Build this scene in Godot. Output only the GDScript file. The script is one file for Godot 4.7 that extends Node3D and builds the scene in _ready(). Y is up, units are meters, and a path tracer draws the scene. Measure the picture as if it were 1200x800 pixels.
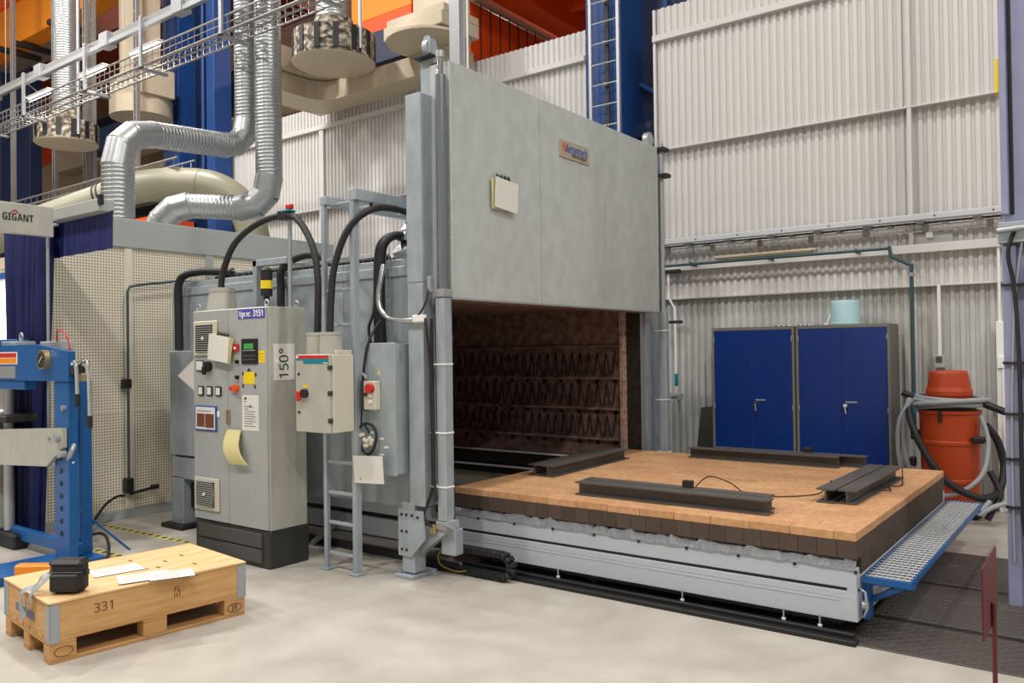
extends Node3D

# ---------- geometry builder: collects triangles in world metres, committed relative to its parent ----------
class G:
	var v := PackedVector3Array()
	var n := PackedVector3Array()
	var uv := PackedVector2Array()
	var t := Transform3D.IDENTITY
	func tri(a: Vector3, b: Vector3, c: Vector3, na: Vector3, nb: Vector3, nc: Vector3, ua := Vector2.ZERO, ub := Vector2.ZERO, uc := Vector2.ZERO) -> void:
		var k := t.basis
		v.append(t * a); v.append(t * c); v.append(t * b)
		n.append((k * na).normalized()); n.append((k * nc).normalized()); n.append((k * nb).normalized())
		uv.append(ua); uv.append(uc); uv.append(ub)
	func ftri(a: Vector3, b: Vector3, c: Vector3) -> void:
		var m := (b - a).cross(c - a)
		tri(a, b, c, m, m, m)
	func quad(a: Vector3, b: Vector3, c: Vector3, d: Vector3) -> void:
		var m := (b - a).cross(c - a)
		if m.length_squared() < 1e-14:
			m = (c - a).cross(d - a)
		tri(a, b, c, m, m, m, Vector2(0, 1), Vector2(1, 1), Vector2(1, 0))
		tri(a, c, d, m, m, m, Vector2(0, 1), Vector2(1, 0), Vector2(0, 0))
	func box(lo: Vector3, hi: Vector3, ch := 0.0) -> G:
		var c := (lo + hi) / 2.0
		var h := (hi - lo).abs() / 2.0
		ch = minf(ch, minf(h.x, minf(h.y, h.z)) * 0.95)
		for ax in 3:
			for s in [-1.0, 1.0]:
				var e := Vector3.ZERO; e[ax] = s
				var p := Vector3.ZERO; p[(ax + 1) % 3] = 1.0
				var q := Vector3.ZERO; q[(ax + 2) % 3] = s
				var o := c + e * h[ax]
				var pp := p * (h[(ax + 1) % 3] - ch)
				var qq := q * (h[(ax + 2) % 3] - ch)
				quad(o - pp - qq, o + pp - qq, o + pp + qq, o - pp + qq)
		if ch > 0.0:
			for ax in 3:
				var b1 := (ax + 1) % 3
				var b2 := (ax + 2) % 3
				for s1 in [-1.0, 1.0]:
					for s2 in [-1.0, 1.0]:
						var l := Vector3.ZERO; l[ax] = h[ax] - ch
						var u := Vector3.ZERO; u[b1] = s1 * h[b1]; u[b2] = s2 * (h[b2] - ch)
						var w := Vector3.ZERO; w[b1] = s1 * (h[b1] - ch); w[b2] = s2 * h[b2]
						_oq(c, c + u - l, c + w - l, c + w + l, c + u + l)
			for sx in [-1.0, 1.0]:
				for sy in [-1.0, 1.0]:
					for sz in [-1.0, 1.0]:
						var a := c + Vector3(sx * h.x, sy * (h.y - ch), sz * (h.z - ch))
						var b := c + Vector3(sx * (h.x - ch), sy * h.y, sz * (h.z - ch))
						var d := c + Vector3(sx * (h.x - ch), sy * (h.y - ch), sz * h.z)
						if (b - a).cross(d - a).dot(a - c) < 0:
							ftri(a, d, b)
						else:
							ftri(a, b, d)
		return self
	func _oq(c: Vector3, a: Vector3, b: Vector3, d: Vector3, e: Vector3) -> void:
		if (b - a).cross(d - a).dot(a + d - c * 2.0) < 0:
			quad(a, e, d, b)
		else:
			quad(a, b, d, e)
	func bar(a: Vector3, b: Vector3, w: float, hgt: float, ch := 0.0) -> G:  # a square bar from a to b
		var d := b - a
		var z := d.normalized()
		var up := Vector3.UP if absf(z.y) < 0.95 else Vector3.BACK
		var x := up.cross(z).normalized()
		var y := z.cross(x)
		var keep := t
		t = t * Transform3D(Basis(x, y, z), (a + b) / 2.0)
		box(Vector3(-w / 2, -hgt / 2, -d.length() / 2), Vector3(w / 2, hgt / 2, d.length() / 2), ch)
		t = keep
		return self
	func tube(pts: Array, r: float, seg := 8, cap := true, radii := []) -> G:
		var m := pts.size()
		var rings := []
		var nx := Vector3.ZERO
		for i in m:
			var p: Vector3 = pts[i]
			var d: Vector3 = (pts[mini(i + 1, m - 1)] - pts[maxi(i - 1, 0)]).normalized()
			if i == 0:
				nx = d.cross(Vector3.UP if absf(d.y) < 0.9 else Vector3.RIGHT).normalized()
			else:
				nx = (nx - d * nx.dot(d)).normalized()
			var ny := d.cross(nx)
			var ring := []
			var rr: float = radii[i] if radii.size() else r
			for k in seg:
				var a := TAU * k / seg
				var o := nx * cos(a) + ny * sin(a)
				var sl := 0.0
				if radii.size():
					var lo := maxi(i - 1, 0); var hi := mini(i + 1, m - 1)
					sl = (radii[hi] - radii[lo]) / maxf((pts[hi] - pts[lo]).length(), 1e-5)
				ring.append([p + o * rr, (o - d * sl).normalized()])
			rings.append([ring, d])
		for i in m - 1:
			for k in seg:
				var a = rings[i][0][k]; var b = rings[i][0][(k + 1) % seg]
				var c = rings[i + 1][0][(k + 1) % seg]; var d = rings[i + 1][0][k]
				tri(a[0], b[0], c[0], a[1], b[1], c[1])
				tri(a[0], c[0], d[0], a[1], c[1], d[1])
		if cap:
			for e in [0, m - 1]:
				var dd: Vector3 = -rings[e][1] if e == 0 else rings[e][1]
				for k in seg:
					var a: Vector3 = rings[e][0][k][0]; var b: Vector3 = rings[e][0][(k + 1) % seg][0]
					if e == 0:
						tri(pts[e], b, a, dd, dd, dd)
					else:
						tri(pts[e], a, b, dd, dd, dd)
		return self
	func rod(a: Vector3, b: Vector3, r: float, seg := 10) -> G:
		return tube([a, b], r, seg)
	func lathe(c: Vector3, prof: Array, seg := 24) -> G:  # prof: Vector2(radius, height) from bottom to top, round y
		for i in prof.size() - 1:
			var p: Vector2 = prof[i]
			var q: Vector2 = prof[i + 1]
			var nn := Vector2(q.y - p.y, p.x - q.x).normalized()
			for k in seg:
				var a := TAU * k / seg
				var b := TAU * (k + 1) / seg
				var da := Vector3(cos(a), 0, sin(a)); var db := Vector3(cos(b), 0, sin(b))
				var na := da * nn.x + Vector3.UP * nn.y; var nb := db * nn.x + Vector3.UP * nn.y
				var p0 := c + da * p.x + Vector3.UP * p.y; var p1 := c + db * p.x + Vector3.UP * p.y
				var q0 := c + da * q.x + Vector3.UP * q.y; var q1 := c + db * q.x + Vector3.UP * q.y
				tri(p0, q0, q1, na, na, nb)
				tri(p0, q1, p1, na, nb, nb)
		return self
	func prism(poly: Array, z0: float, z1: float) -> G:  # outline in the xy plane, pushed along z
		var pp := PackedVector2Array(poly)
		if Geometry2D.is_polygon_clockwise(pp):
			pp.reverse()
		var idx := Geometry2D.triangulate_polygon(pp)
		for i in range(0, idx.size(), 3):
			var a := pp[idx[i]]; var b := pp[idx[i + 1]]; var c := pp[idx[i + 2]]
			if (b - a).cross(c - a) < 0:
				var s := b; b = c; c = s
			ftri(Vector3(a.x, a.y, z1), Vector3(b.x, b.y, z1), Vector3(c.x, c.y, z1))
			ftri(Vector3(a.x, a.y, z0), Vector3(c.x, c.y, z0), Vector3(b.x, b.y, z0))
		for i in pp.size():
			var a := pp[i]; var b := pp[(i + 1) % pp.size()]
			quad(Vector3(a.x, a.y, z0), Vector3(b.x, b.y, z0), Vector3(b.x, b.y, z1), Vector3(a.x, a.y, z1))
		return self
	func cyl(c: Vector3, axis: Vector3, r: float, l: float, seg := 16) -> G:
		return tube([c - axis * l / 2.0, c + axis * l / 2.0], r, seg)
	func mesh(off := Vector3.ZERO) -> ArrayMesh:
		var w := v.duplicate()
		if off != Vector3.ZERO:
			for i in w.size():
				w[i] -= off
		var arr := []
		arr.resize(Mesh.ARRAY_MAX)
		arr[Mesh.ARRAY_VERTEX] = w; arr[Mesh.ARRAY_NORMAL] = n; arr[Mesh.ARRAY_TEX_UV] = uv
		var am := ArrayMesh.new()
		am.add_surface_from_arrays(Mesh.PRIMITIVE_TRIANGLES, arr)
		return am

# ---------- scene helpers ----------
var M := {}
var names := {}
var rng := RandomNumberGenerator.new()

func V(x: float, y: float, z: float) -> Vector3:
	return Vector3(x, y, z)

func numbered(called: String) -> String:
	var k: int = names.get(called, 0)
	names[called] = k + 1
	return called if k == 0 else "%s_%03d" % [called, k]

func tag(o: Node3D, label: String, category: String, group := "", kind := "") -> Node3D:
	if label: o.set_meta("label", label)
	if category: o.set_meta("category", category)
	if group: o.set_meta("group", group)
	if kind: o.set_meta("kind", kind)
	return o

func thing(called: String, label: String, category: String, at := Vector3.ZERO, group := "", kind := "") -> Node3D:
	var o := Node3D.new()
	o.name = numbered(called)
	add_child(o)
	o.position = at
	return tag(o, label, category, group, kind)

func origin(o: Node) -> Vector3:
	var p := Vector3.ZERO
	while o is Node3D and o != self:
		p += o.position
		o = o.get_parent()
	return p

# commits a builder as one named mesh; shapes are in world metres unless the mesh is already local
func put(g: G, called: String, m: Material, parent: Node3D, label := "", kind := "") -> MeshInstance3D:
	var o := MeshInstance3D.new()
	var key: String = str(parent.get_instance_id()) + called
	var k: int = names.get(key, 0)
	names[key] = k + 1
	o.name = called if k == 0 else "%s_%03d" % [called, k]
	o.mesh = g.mesh(origin(parent))
	o.material_override = m
	parent.add_child(o, true)
	if label: o.set_meta("label", label)
	if kind: o.set_meta("kind", kind)
	return o

# an alike piece: a shared local mesh set at a place
func piece(mesh: Mesh, called: String, m: Material, parent: Node3D, at: Vector3, b := Basis.IDENTITY) -> MeshInstance3D:
	var o := MeshInstance3D.new()
	var key: String = str(parent.get_instance_id()) + called
	var k: int = names.get(key, 0)
	names[key] = k + 1
	o.name = called if k == 0 else "%s_%03d" % [called, k]
	o.mesh = mesh
	o.material_override = m
	o.transform = Transform3D(b, at - origin(parent))
	parent.add_child(o, true)
	return o

# a top-level thing that is one mesh
func single(g: G, called: String, m: Material, label: String, category: String, group := "", kind := "") -> MeshInstance3D:
	var lo := g.v[0]
	var hi := g.v[0]
	for p in g.v:
		lo = lo.min(p); hi = hi.max(p)
	var base := V((lo.x + hi.x) / 2, lo.y, (lo.z + hi.z) / 2)
	var o := MeshInstance3D.new()
	o.name = numbered(called)
	o.mesh = g.mesh(base)
	o.material_override = m
	o.position = base
	add_child(o)
	tag(o, label, category, group, kind)
	return o

func text(s: String, size: float, called: String, m: Material, parent: Node3D, at: Vector3, b := Basis.IDENTITY, bold := false, squash := 1.0) -> MeshInstance3D:
	var tm := TextMesh.new()
	var f := SystemFont.new()
	f.font_names = PackedStringArray(["Droid Sans"])
	if bold: f.font_weight = 700
	tm.font = f
	tm.text = s
	tm.font_size = 64
	tm.pixel_size = size / 64.0
	tm.depth = 0.002
	return piece(tm, called, m, parent, at, b * Basis.from_scale(Vector3(squash, 1, 1)))

func crv(pts: Array, per := 8) -> Array:  # a smooth line through the points
	var out := []
	for i in pts.size() - 1:
		var a: Vector3 = pts[maxi(i - 1, 0)]; var b: Vector3 = pts[i]; var c: Vector3 = pts[i + 1]; var d: Vector3 = pts[mini(i + 2, pts.size() - 1)]
		for k in per:
			out.append(b.cubic_interpolate(c, a, d, float(k) / per))
	out.append(pts[-1])
	return out

func noise(freq: float, lo: Color, hi: Color, sd: int, oct := 4, w := 512, h := 512, sharp := 0.0, ridged := false) -> NoiseTexture2D:
	var f := FastNoiseLite.new()
	f.seed = sd; f.frequency = freq; f.fractal_octaves = oct
	f.noise_type = FastNoiseLite.TYPE_SIMPLEX_SMOOTH
	if ridged: f.fractal_type = FastNoiseLite.FRACTAL_RIDGED
	var t := NoiseTexture2D.new()
	t.width = w; t.height = h; t.seamless = true; t.noise = f
	var gr := Gradient.new()
	gr.set_color(0, lo); gr.set_color(1, hi)
	gr.set_offset(0, sharp); gr.set_offset(1, 1.0 - sharp)
	t.color_ramp = gr
	return t

func mat(key: String, c: Color, rough := 0.6, metal := 0.0, tex: Texture2D = null, scale := V(1, 1, 1), spec := 0.5) -> StandardMaterial3D:
	var m := StandardMaterial3D.new()
	m.resource_name = key
	m.albedo_color = c; m.roughness = rough; m.metallic = metal; m.metallic_specular = spec
	if tex:
		m.albedo_texture = tex
		m.uv1_triplanar = true; m.uv1_world_triplanar = true
		m.uv1_scale = scale
	M[key] = m
	return m

func bump(m: StandardMaterial3D, tex: Texture2D, cm: float) -> void:
	m.heightmap_enabled = true
	m.heightmap_texture = tex
	m.heightmap_scale = cm

func rgb(r: float, g: float, b: float) -> Color:
	return Color(r / 255.0, g / 255.0, b / 255.0)

func _ready() -> void:
	rng.seed = 7
	view_and_light()
	materials()
	shell()
	wall_back()
	columns()
	background()
	furnace()
	furnace_posts()
	bogie()
	booth()
	cabinet()
	switch_box()
	furnace_side()
	press()
	pallet()
	wall_things()
	vacuum()
	right_side()
	overhead()

func view_and_light() -> void:
	var cam := Camera3D.new()
	cam.name = "camera"
	cam.fov = rad_to_deg(2.0 * atan(400.0 / 957.558))
	cam.position = V(0, 1.74, 0)
	cam.basis = Basis.from_euler(V(deg_to_rad(0.703215), deg_to_rad(36.773417), deg_to_rad(-0.758017)), EULER_ORDER_YXZ)
	cam.near = 0.05; cam.far = 200.0
	add_child(cam)
	cam.current = true
	var we := WorldEnvironment.new()
	we.name = "environment"
	var e := Environment.new()
	e.background_mode = Environment.BG_COLOR
	e.background_color = Color(0.02, 0.02, 0.02)
	e.tonemap_mode = Environment.TONE_MAPPER_LINEAR
	e.tonemap_exposure = 0.76
	e.sdfgi_enabled = true; e.ssao_enabled = true; e.ssil_enabled = true
	we.environment = e
	add_child(we)
	# high bay lamps of the hall: a glowing face in a reflector, and a light of its size in front of it
	var glow := mat("lamp_glow", Color(1, 1, 1), 0.5)
	glow.emission_enabled = true; glow.emission = Color(1.0, 0.96, 0.9); glow.emission_energy_multiplier = 7.0
	var shade := mat("lamp_shade", rgb(150, 150, 150), 0.4, 0.6)
	for p in LAMPS:
		var at := V(p[0], p[1], p[2])
		var t := thing("high_bay_lamp", "round grey high bay lamp under the hall roof, %s" % p[4], "lamp", at, "high bay lamps of the hall")
		put(G.new().lathe(at, [Vector2(0.36, 0), Vector2(0.3, 0.18), Vector2(0.12, 0.3), Vector2(0.08, 0.5), Vector2(0, 0.5)], 20), "reflector", shade, t)
		put(G.new().lathe(at + V(0, 0.02, 0), [Vector2(0, 0), Vector2(0.34, 0)], 20), "diffuser", glow, t)
		put(G.new().rod(at + V(0, 0.5, 0), V(p[0], 12.495, p[2]), 0.012, 6), "suspension_rod", shade, t)
		var l := AreaLight3D.new()
		l.name = "lamp_light"
		l.area_size = Vector2(0.6, 0.6)
		l.light_energy = p[3]
		l.light_color = Color(1.0, 0.98, 0.96)
		l.shadow_enabled = true
		l.rotation = V(-PI / 2, 0, 0)
		l.position = V(0, -0.03, 0)
		l.area_range = 40.0
		t.add_child(l)

const LAMPS := [[-18.0, 11.6, -5.0, 40.0, "over the far left bay"], [-11.5, 11.6, -5.5, 85.0, "over the welding booth"], [-3.5, 11.6, -5.0, 40.0, "over the furnace door"], [3.5, 11.6, -5.0, 40.0, "over the bogie track"], [10.5, 11.6, -5.0, 70.0, "far along the bogie track"],
	[-18.0, 11.6, 2.5, 62.0, "over the front left bay"], [-10.5, 11.6, 2.5, 82.0, "before the welding booth"], [-3.5, 11.6, 2.5, 68.0, "over the wooden crate"], [3.5, 11.6, 2.5, 68.0, "behind the viewer"], [10.5, 11.6, 2.5, 80.0, "far behind the viewer"],
	[-12.0, 11.6, -17.0, 90.0, "behind the partition wall"], [-24.0, 11.6, -14.0, 60.0, "over the mezzanine"], [-26.0, 11.6, 0.0, 50.0, "at the far end wall"], [-14.0, 11.6, -1.5, 75.0, "between the booth and the left bay"]]

func materials() -> void:
	var fine := noise(0.05, Color(0.95, 0.95, 0.95), Color(1, 1, 1), 3, 5)
	var blotch := noise(0.012, Color(0.9, 0.9, 0.9), Color(1, 1, 1), 11, 5)
	var dirt := noise(0.02, Color(0.9, 0.895, 0.89), Color(1, 1, 1), 21, 5, 512, 512, 0.1)
	var streak := noise(0.02, Color(0.92, 0.92, 0.92), Color(1, 1, 1), 31, 4)
	var soot := noise(0.015, Color(0.6, 0.55, 0.52), Color(1, 1, 1), 41, 5)
	var grain := noise(0.01, Color(0.9, 0.84, 0.74), Color(1, 1, 1), 51, 5, 512, 512)
	M["fine_tex"] = fine
	mat("concrete", rgb(192, 187, 178), 0.38, 0, noise(0.008, Color(0.93, 0.93, 0.925), Color(1, 1, 1), 61, 6, 1024, 1024), V(0.18, 0.18, 0.18), 0.35)
	var con: StandardMaterial3D = M.concrete
	con.detail_enabled = true
	con.detail_blend_mode = BaseMaterial3D.BLEND_MODE_MUL
	con.detail_uv_layer = BaseMaterial3D.DETAIL_UV_1
	con.detail_albedo = noise(0.006, Color(1, 1, 1), Color(0.93, 0.925, 0.92), 97, 7, 1024, 1024, 0.2, true)
	mat("trunk_steel", rgb(196, 200, 204), 0.4, 0.2)
	mat("hose_yellow", rgb(140, 122, 50), 0.6)
	mat("sheet_white", rgb(204, 202, 200), 0.5)
	mat("sheet_grey", rgb(198, 200, 196), 0.5, 0, blotch, V(0.3, 0.3, 0.3))
	mat("door_steel", rgb(190, 197, 195), 0.45, 0.1, streak, V(0.5, 0.35, 0.5))
	mat("galv", rgb(166, 177, 184), 0.45, 0.15, dirt, V(0.5, 0.3, 0.5))
	mat("galv_clean", rgb(176, 180, 184), 0.38, 0.6, fine, V(1, 1, 1))
	mat("bogie_steel", rgb(190, 197, 206), 0.5, 0.1, fine, V(0.4, 3, 0.4))
	mat("wool", rgb(146, 150, 155), 0.7, 0.2, dirt, V(3, 3, 3))
	bump(M.wool, noise(0.06, Color.BLACK, Color.WHITE, 71, 4), 1.2)
	mat("dark_steel", rgb(52, 50, 50), 0.55, 0.3, dirt, V(1, 1, 1))
	mat("beam_steel", rgb(92, 88, 86), 0.55, 0.1, dirt, V(2, 2, 2))
	mat("black", rgb(22, 22, 24), 0.5)
	mat("rubber", rgb(26, 26, 28), 0.6)
	mat("plinth", rgb(48, 48, 46), 0.5)
	mat("plinth_light", rgb(72, 72, 68), 0.5)
	mat("cab_grey", rgb(168, 172, 170), 0.42, 0, fine, V(0.5, 0.5, 0.5))
	mat("cab_side", rgb(178, 178, 168), 0.42, 0, streak, V(0.6, 0.3, 0.6))
	mat("box_beige", rgb(200, 196, 180), 0.45)
	mat("cream", rgb(222, 214, 196), 0.5)
	mat("paper", rgb(218, 217, 211), 0.8)
	mat("paper_yellow", rgb(214, 204, 148), 0.8)
	mat("clear_sleeve", rgb(206, 200, 196), 0.35)
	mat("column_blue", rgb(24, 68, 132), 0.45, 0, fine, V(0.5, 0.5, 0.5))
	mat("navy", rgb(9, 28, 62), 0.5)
	mat("column_pale", rgb(148, 152, 184), 0.45, 0, blotch, V(0.4, 0.4, 0.4))
	mat("cupboard_blue", rgb(0, 44, 116), 0.35, 0, fine, V(0.5, 0.5, 0.5))
	mat("cupboard_grey", rgb(112, 110, 104), 0.5)
	mat("press_blue", rgb(0, 86, 152), 0.4, 0, fine, V(1, 1, 1))
	mat("curtain_blue", rgb(14, 25, 88), 0.55)
	mat("vac_orange", rgb(180, 62, 12), 0.5, 0, fine, V(1, 1, 1))
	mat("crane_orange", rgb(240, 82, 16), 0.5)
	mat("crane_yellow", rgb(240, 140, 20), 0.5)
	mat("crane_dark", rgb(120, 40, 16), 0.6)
	mat("beige_duct", rgb(196, 182, 158), 0.5, 0, fine, V(0.3, 0.3, 0.3))
	mat("beige_pipe", rgb(140, 138, 118), 0.4)
	mat("hall_beige", rgb(150, 136, 112), 0.7, 0, blotch, V(0.1, 0.1, 0.1))
	mat("hall_dark", rgb(52, 52, 58), 0.8)
	mat("duct_zinc", rgb(172, 176, 178), 0.36, 0.8, streak, V(1, 1, 1))
	mat("soot_white", rgb(206, 196, 178), 0.8, 0, noise(0.02, Color(0.25, 0.22, 0.2), Color(1, 1, 1), 43, 5, 512, 512, 0.25), V(0.85, 0.85, 0.85))
	mat("strut", rgb(150, 148, 146), 0.4, 0.6)
	mat("lining", rgb(172, 142, 130), 0.9, 0, soot, V(0.9, 0.9, 0.9))
	mat("lining_dark", rgb(70, 58, 52), 0.9, 0, soot, V(1.2, 1.2, 1.2))
	mat("lining_pale", rgb(226, 196, 182), 0.9, 0, soot, V(1.5, 1.5, 1.5))
	mat("coil", rgb(58, 44, 42), 0.7, 0.4)
	mat("under_panel", rgb(226, 226, 206), 0.7)
	for k in 4:
		mat("fire_brick_%d" % k, [rgb(212, 164, 120), rgb(218, 173, 127), rgb(205, 156, 112), rgb(213, 162, 123)][k], 0.85, 0, noise(0.03, Color(0.86, 0.84, 0.8), Color(1, 1, 1), 80 + k, 4, 256, 256), V(2, 2, 2))
	for k in 3:
		mat("dark_brick_%d" % k, [rgb(84, 70, 62), rgb(80, 66, 58), rgb(88, 73, 63)][k], 0.9, 0, dirt, V(2, 2, 2))
	for k in 3:
		mat("wood_%d" % k, [rgb(208, 168, 116), rgb(202, 160, 108), rgb(194, 152, 102)][k], 0.7, 0, grain, [V(0.6, 5, 0.6), V(5, 5, 0.5), V(0.8, 4, 0.8)][k])
	mat("plywood", rgb(228, 196, 150), 0.6, 0, grain, V(3.0, 2, 0.5))
	mat("zinc_hinge", rgb(168, 176, 182), 0.4, 0.6, fine, V(3, 3, 3))
	mat("chrome", rgb(220, 220, 222), 0.12, 0.95)
	mat("cyl_steel", rgb(128, 134, 142), 0.3, 0.7)
	mat("red", rgb(196, 30, 24), 0.45)
	mat("sign_red", rgb(84, 12, 24), 0.45)
	mat("orange_knob", rgb(226, 90, 30), 0.45)
	mat("yellow", rgb(236, 206, 24), 0.5)
	mat("tape_yellow", rgb(214, 200, 110), 0.6)
	mat("tape_black", rgb(40, 38, 34), 0.6)
	mat("teal", rgb(0, 122, 142), 0.5)
	mat("pipe_teal", rgb(52, 78, 86), 0.45)
	mat("violet", rgb(78, 72, 160), 0.5)
	mat("frame_blue", rgb(28, 84, 160), 0.4)
	mat("orange_block", rgb(232, 136, 16), 0.45)
	mat("bucket", rgb(176, 214, 222), 0.35)
	mat("pvc_grey", rgb(150, 156, 160), 0.45)
	mat("logo_blue", rgb(40, 84, 160), 0.5)
	mat("logo_orange", rgb(220, 100, 50), 0.5)
	mat("plate_metal", rgb(178, 168, 148), 0.4, 0.4)
	mat("ink", rgb(30, 30, 32), 0.7)
	mat("ink_soft", rgb(120, 110, 130), 0.8)
	mat("ink_brown", rgb(110, 60, 34), 0.8)
	mat("white", rgb(235, 235, 232), 0.5)
	mat("bright_panel", rgb(245, 243, 238), 0.6)
	mat("foil", rgb(190, 190, 190), 0.25, 0.9)
	mat("brass", rgb(176, 160, 120), 0.35, 0.7)
	var lcd := mat("display_green", rgb(60, 150, 70), 0.4)
	lcd.emission_enabled = true; lcd.emission = rgb(40, 140, 50); lcd.emission_energy_multiplier = 0.25
	# perforated board: a fine pattern of holes, 30 mm apart
	var im := Image.create(32, 32, true, Image.FORMAT_RGB8)
	im.fill(rgb(226, 218, 198))
	for y in 32:
		for x in 32:
			var d := Vector2(x - 15.5, y - 15.5).length()
			if d < 8.5:
				im.set_pixel(x, y, rgb(226, 218, 198).lerp(rgb(90, 80, 66), clampf(8.5 - d, 0, 1)))
	im.generate_mipmaps()
	mat("pegboard", Color(1, 1, 1), 0.6, 0, ImageTexture.create_from_image(im), V(33.3, 33.3, 33.3))
	# tread plate: crossed raised bars
	var tr := Image.create(128, 128, false, Image.FORMAT_RGB8)
	var ta := Image.create(128, 128, false, Image.FORMAT_RGB8)
	tr.fill(Color.BLACK); ta.fill(Color(0.9, 0.9, 0.9))
	for y in 128:
		for x in 128:
			var q := Vector2(fposmod(x, 64) - 32, fposmod(y, 64) - 32)
			var odd := (int(x / 64.0) + int(y / 64.0)) % 2 == 0
			var r := q.rotated(PI / 4 if odd else -PI / 4)
			var h := clampf(1.4 - maxf(absf(r.x) / 30.0, absf(r.y) / 8.0), 0, 0.4) / 0.4
			tr.set_pixel(x, y, Color(h, h, h))
			ta.set_pixel(x, y, Color(0.86, 0.86, 0.86).lerp(Color(1, 1, 1), h))
	mat("tread", rgb(94, 88, 84), 0.42, 0.3, ImageTexture.create_from_image(ta), V(11, 11, 11))
	bump(M.tread, ImageTexture.create_from_image(tr), 0.3)

func shell() -> void:
	var f := thing("floor", "light grey sealed concrete floor of the factory hall", "floor", V(-10, 0, -5), "", "structure")
	put(G.new().box(V(-34, -0.25, -26), V(20, 0, 12)), "concrete_slab", M.concrete, f)
	# tread plates round the rails of the bogie
	var rows := [[-5.02, -5.59], [-5.67, -6.2], [-6.22, -6.58], [-6.66, -7.23], [-7.25, -7.71]]
	for r in rows:
		for k in 3:
			var x0 := -4.3 + k * 2.1
			put(G.new().box(V(x0 + 0.003, 0, r[1]), V(x0 + 2.097, 0.008, r[0]), 0.003), "floor_plate", M.tread, f, "dark steel tread plate laid over the rail pit")
	for z in [-5.63, -6.62]:
		put(G.new().box(V(-8, 0, z - 0.035), V(2.0, 0.003, z + 0.035)), "rail_groove", M.black, f)
	single(G.new().box(V(-34, 12.5, -26), V(20, 12.8, 12)), "ceiling", M.sheet_grey, "pale underside of the hall roof", "ceiling", "", "structure")
	single(G.new().box(V(-34.3, 0, -26), V(-34, 12.5, 12)), "wall_left", M.hall_beige, "beige end wall far away at the back left of the hall", "wall", "", "structure")
	single(G.new().box(V(20, 0, -26), V(20.3, 12.5, 12)), "wall_right", M.sheet_white, "white end wall of the hall outside the view", "wall", "", "structure")
	single(G.new().box(V(-34, 0, 12), V(20, 12.5, 12.3)), "wall_front", M.sheet_white, "white side wall of the hall behind the viewer", "wall", "", "structure")
	single(G.new().box(V(-34, 0, -26.3), V(20, 12.5, -26)), "wall_far", M.hall_beige, "beige far wall of the neighbouring bay behind the partition", "wall", "", "structure")
	# hazard tape on the floor left of the control cabinet
	for s in [[V(-8.5, 0, -4.24), V(-6.98, 0, -4.30), "yellow and black hazard tape on the floor, strip ending at the control cabinet"], [V(-7.71, 0, -3.65), V(-6.3, 0, -3.69), "yellow and black hazard tape on the floor, strip passing behind the wooden crate"]]:
		var t := thing("floor_tape", s[2], "floor tape", s[0], "hazard tape strips")
		var d: Vector3 = s[1] - s[0]
		put(G.new().bar(s[0] + V(0, 0.001, 0), s[1] + V(0, 0.001, 0), 0.075, 0.002), "tape_strip", M.tape_yellow, t)
		var n := int(d.length() / 0.115)
		for k in n:
			var p: Vector3 = s[0] + d * ((k + 0.5) / n)
			put(G.new().bar(p - d.normalized() * 0.03 + V(0, 0.002, 0), p + d.normalized() * 0.03 + V(0, 0.002, 0), 0.05, 0.002), "black_mark", M.tape_black, t)

# trapezoid sheet from x0 to x1, y0 to y1, front face at z
func corrugated(g: G, x0: float, x1: float, y0: float, y1: float, z: float) -> G:
	var p := 0.094
	var prof := []
	var k := int(floor(x0 / p))
	while k * p < x1:
		for q in [[0.0, 0.0], [0.42, 0.0], [0.56, -0.026], [0.86, -0.026]]:
			var x: float = k * p + q[0] * p
			if x >= x0 and x <= x1:
				prof.append(Vector2(x, z + q[1]))
		k += 1
	for i in prof.size() - 1:
		var a: Vector2 = prof[i]; var b: Vector2 = prof[i + 1]
		g.quad(V(a.x, y0, a.y), V(b.x, y0, b.y), V(b.x, y1, b.y), V(a.x, y1, a.y))
		g.quad(V(a.x, y1, a.y), V(b.x, y1, b.y), V(b.x, y1, z - 0.05), V(a.x, y1, z - 0.05))
		g.quad(V(b.x, y0, b.y), V(a.x, y0, a.y), V(a.x, y0, z - 0.05), V(b.x, y0, z - 0.05))
	return g

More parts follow.
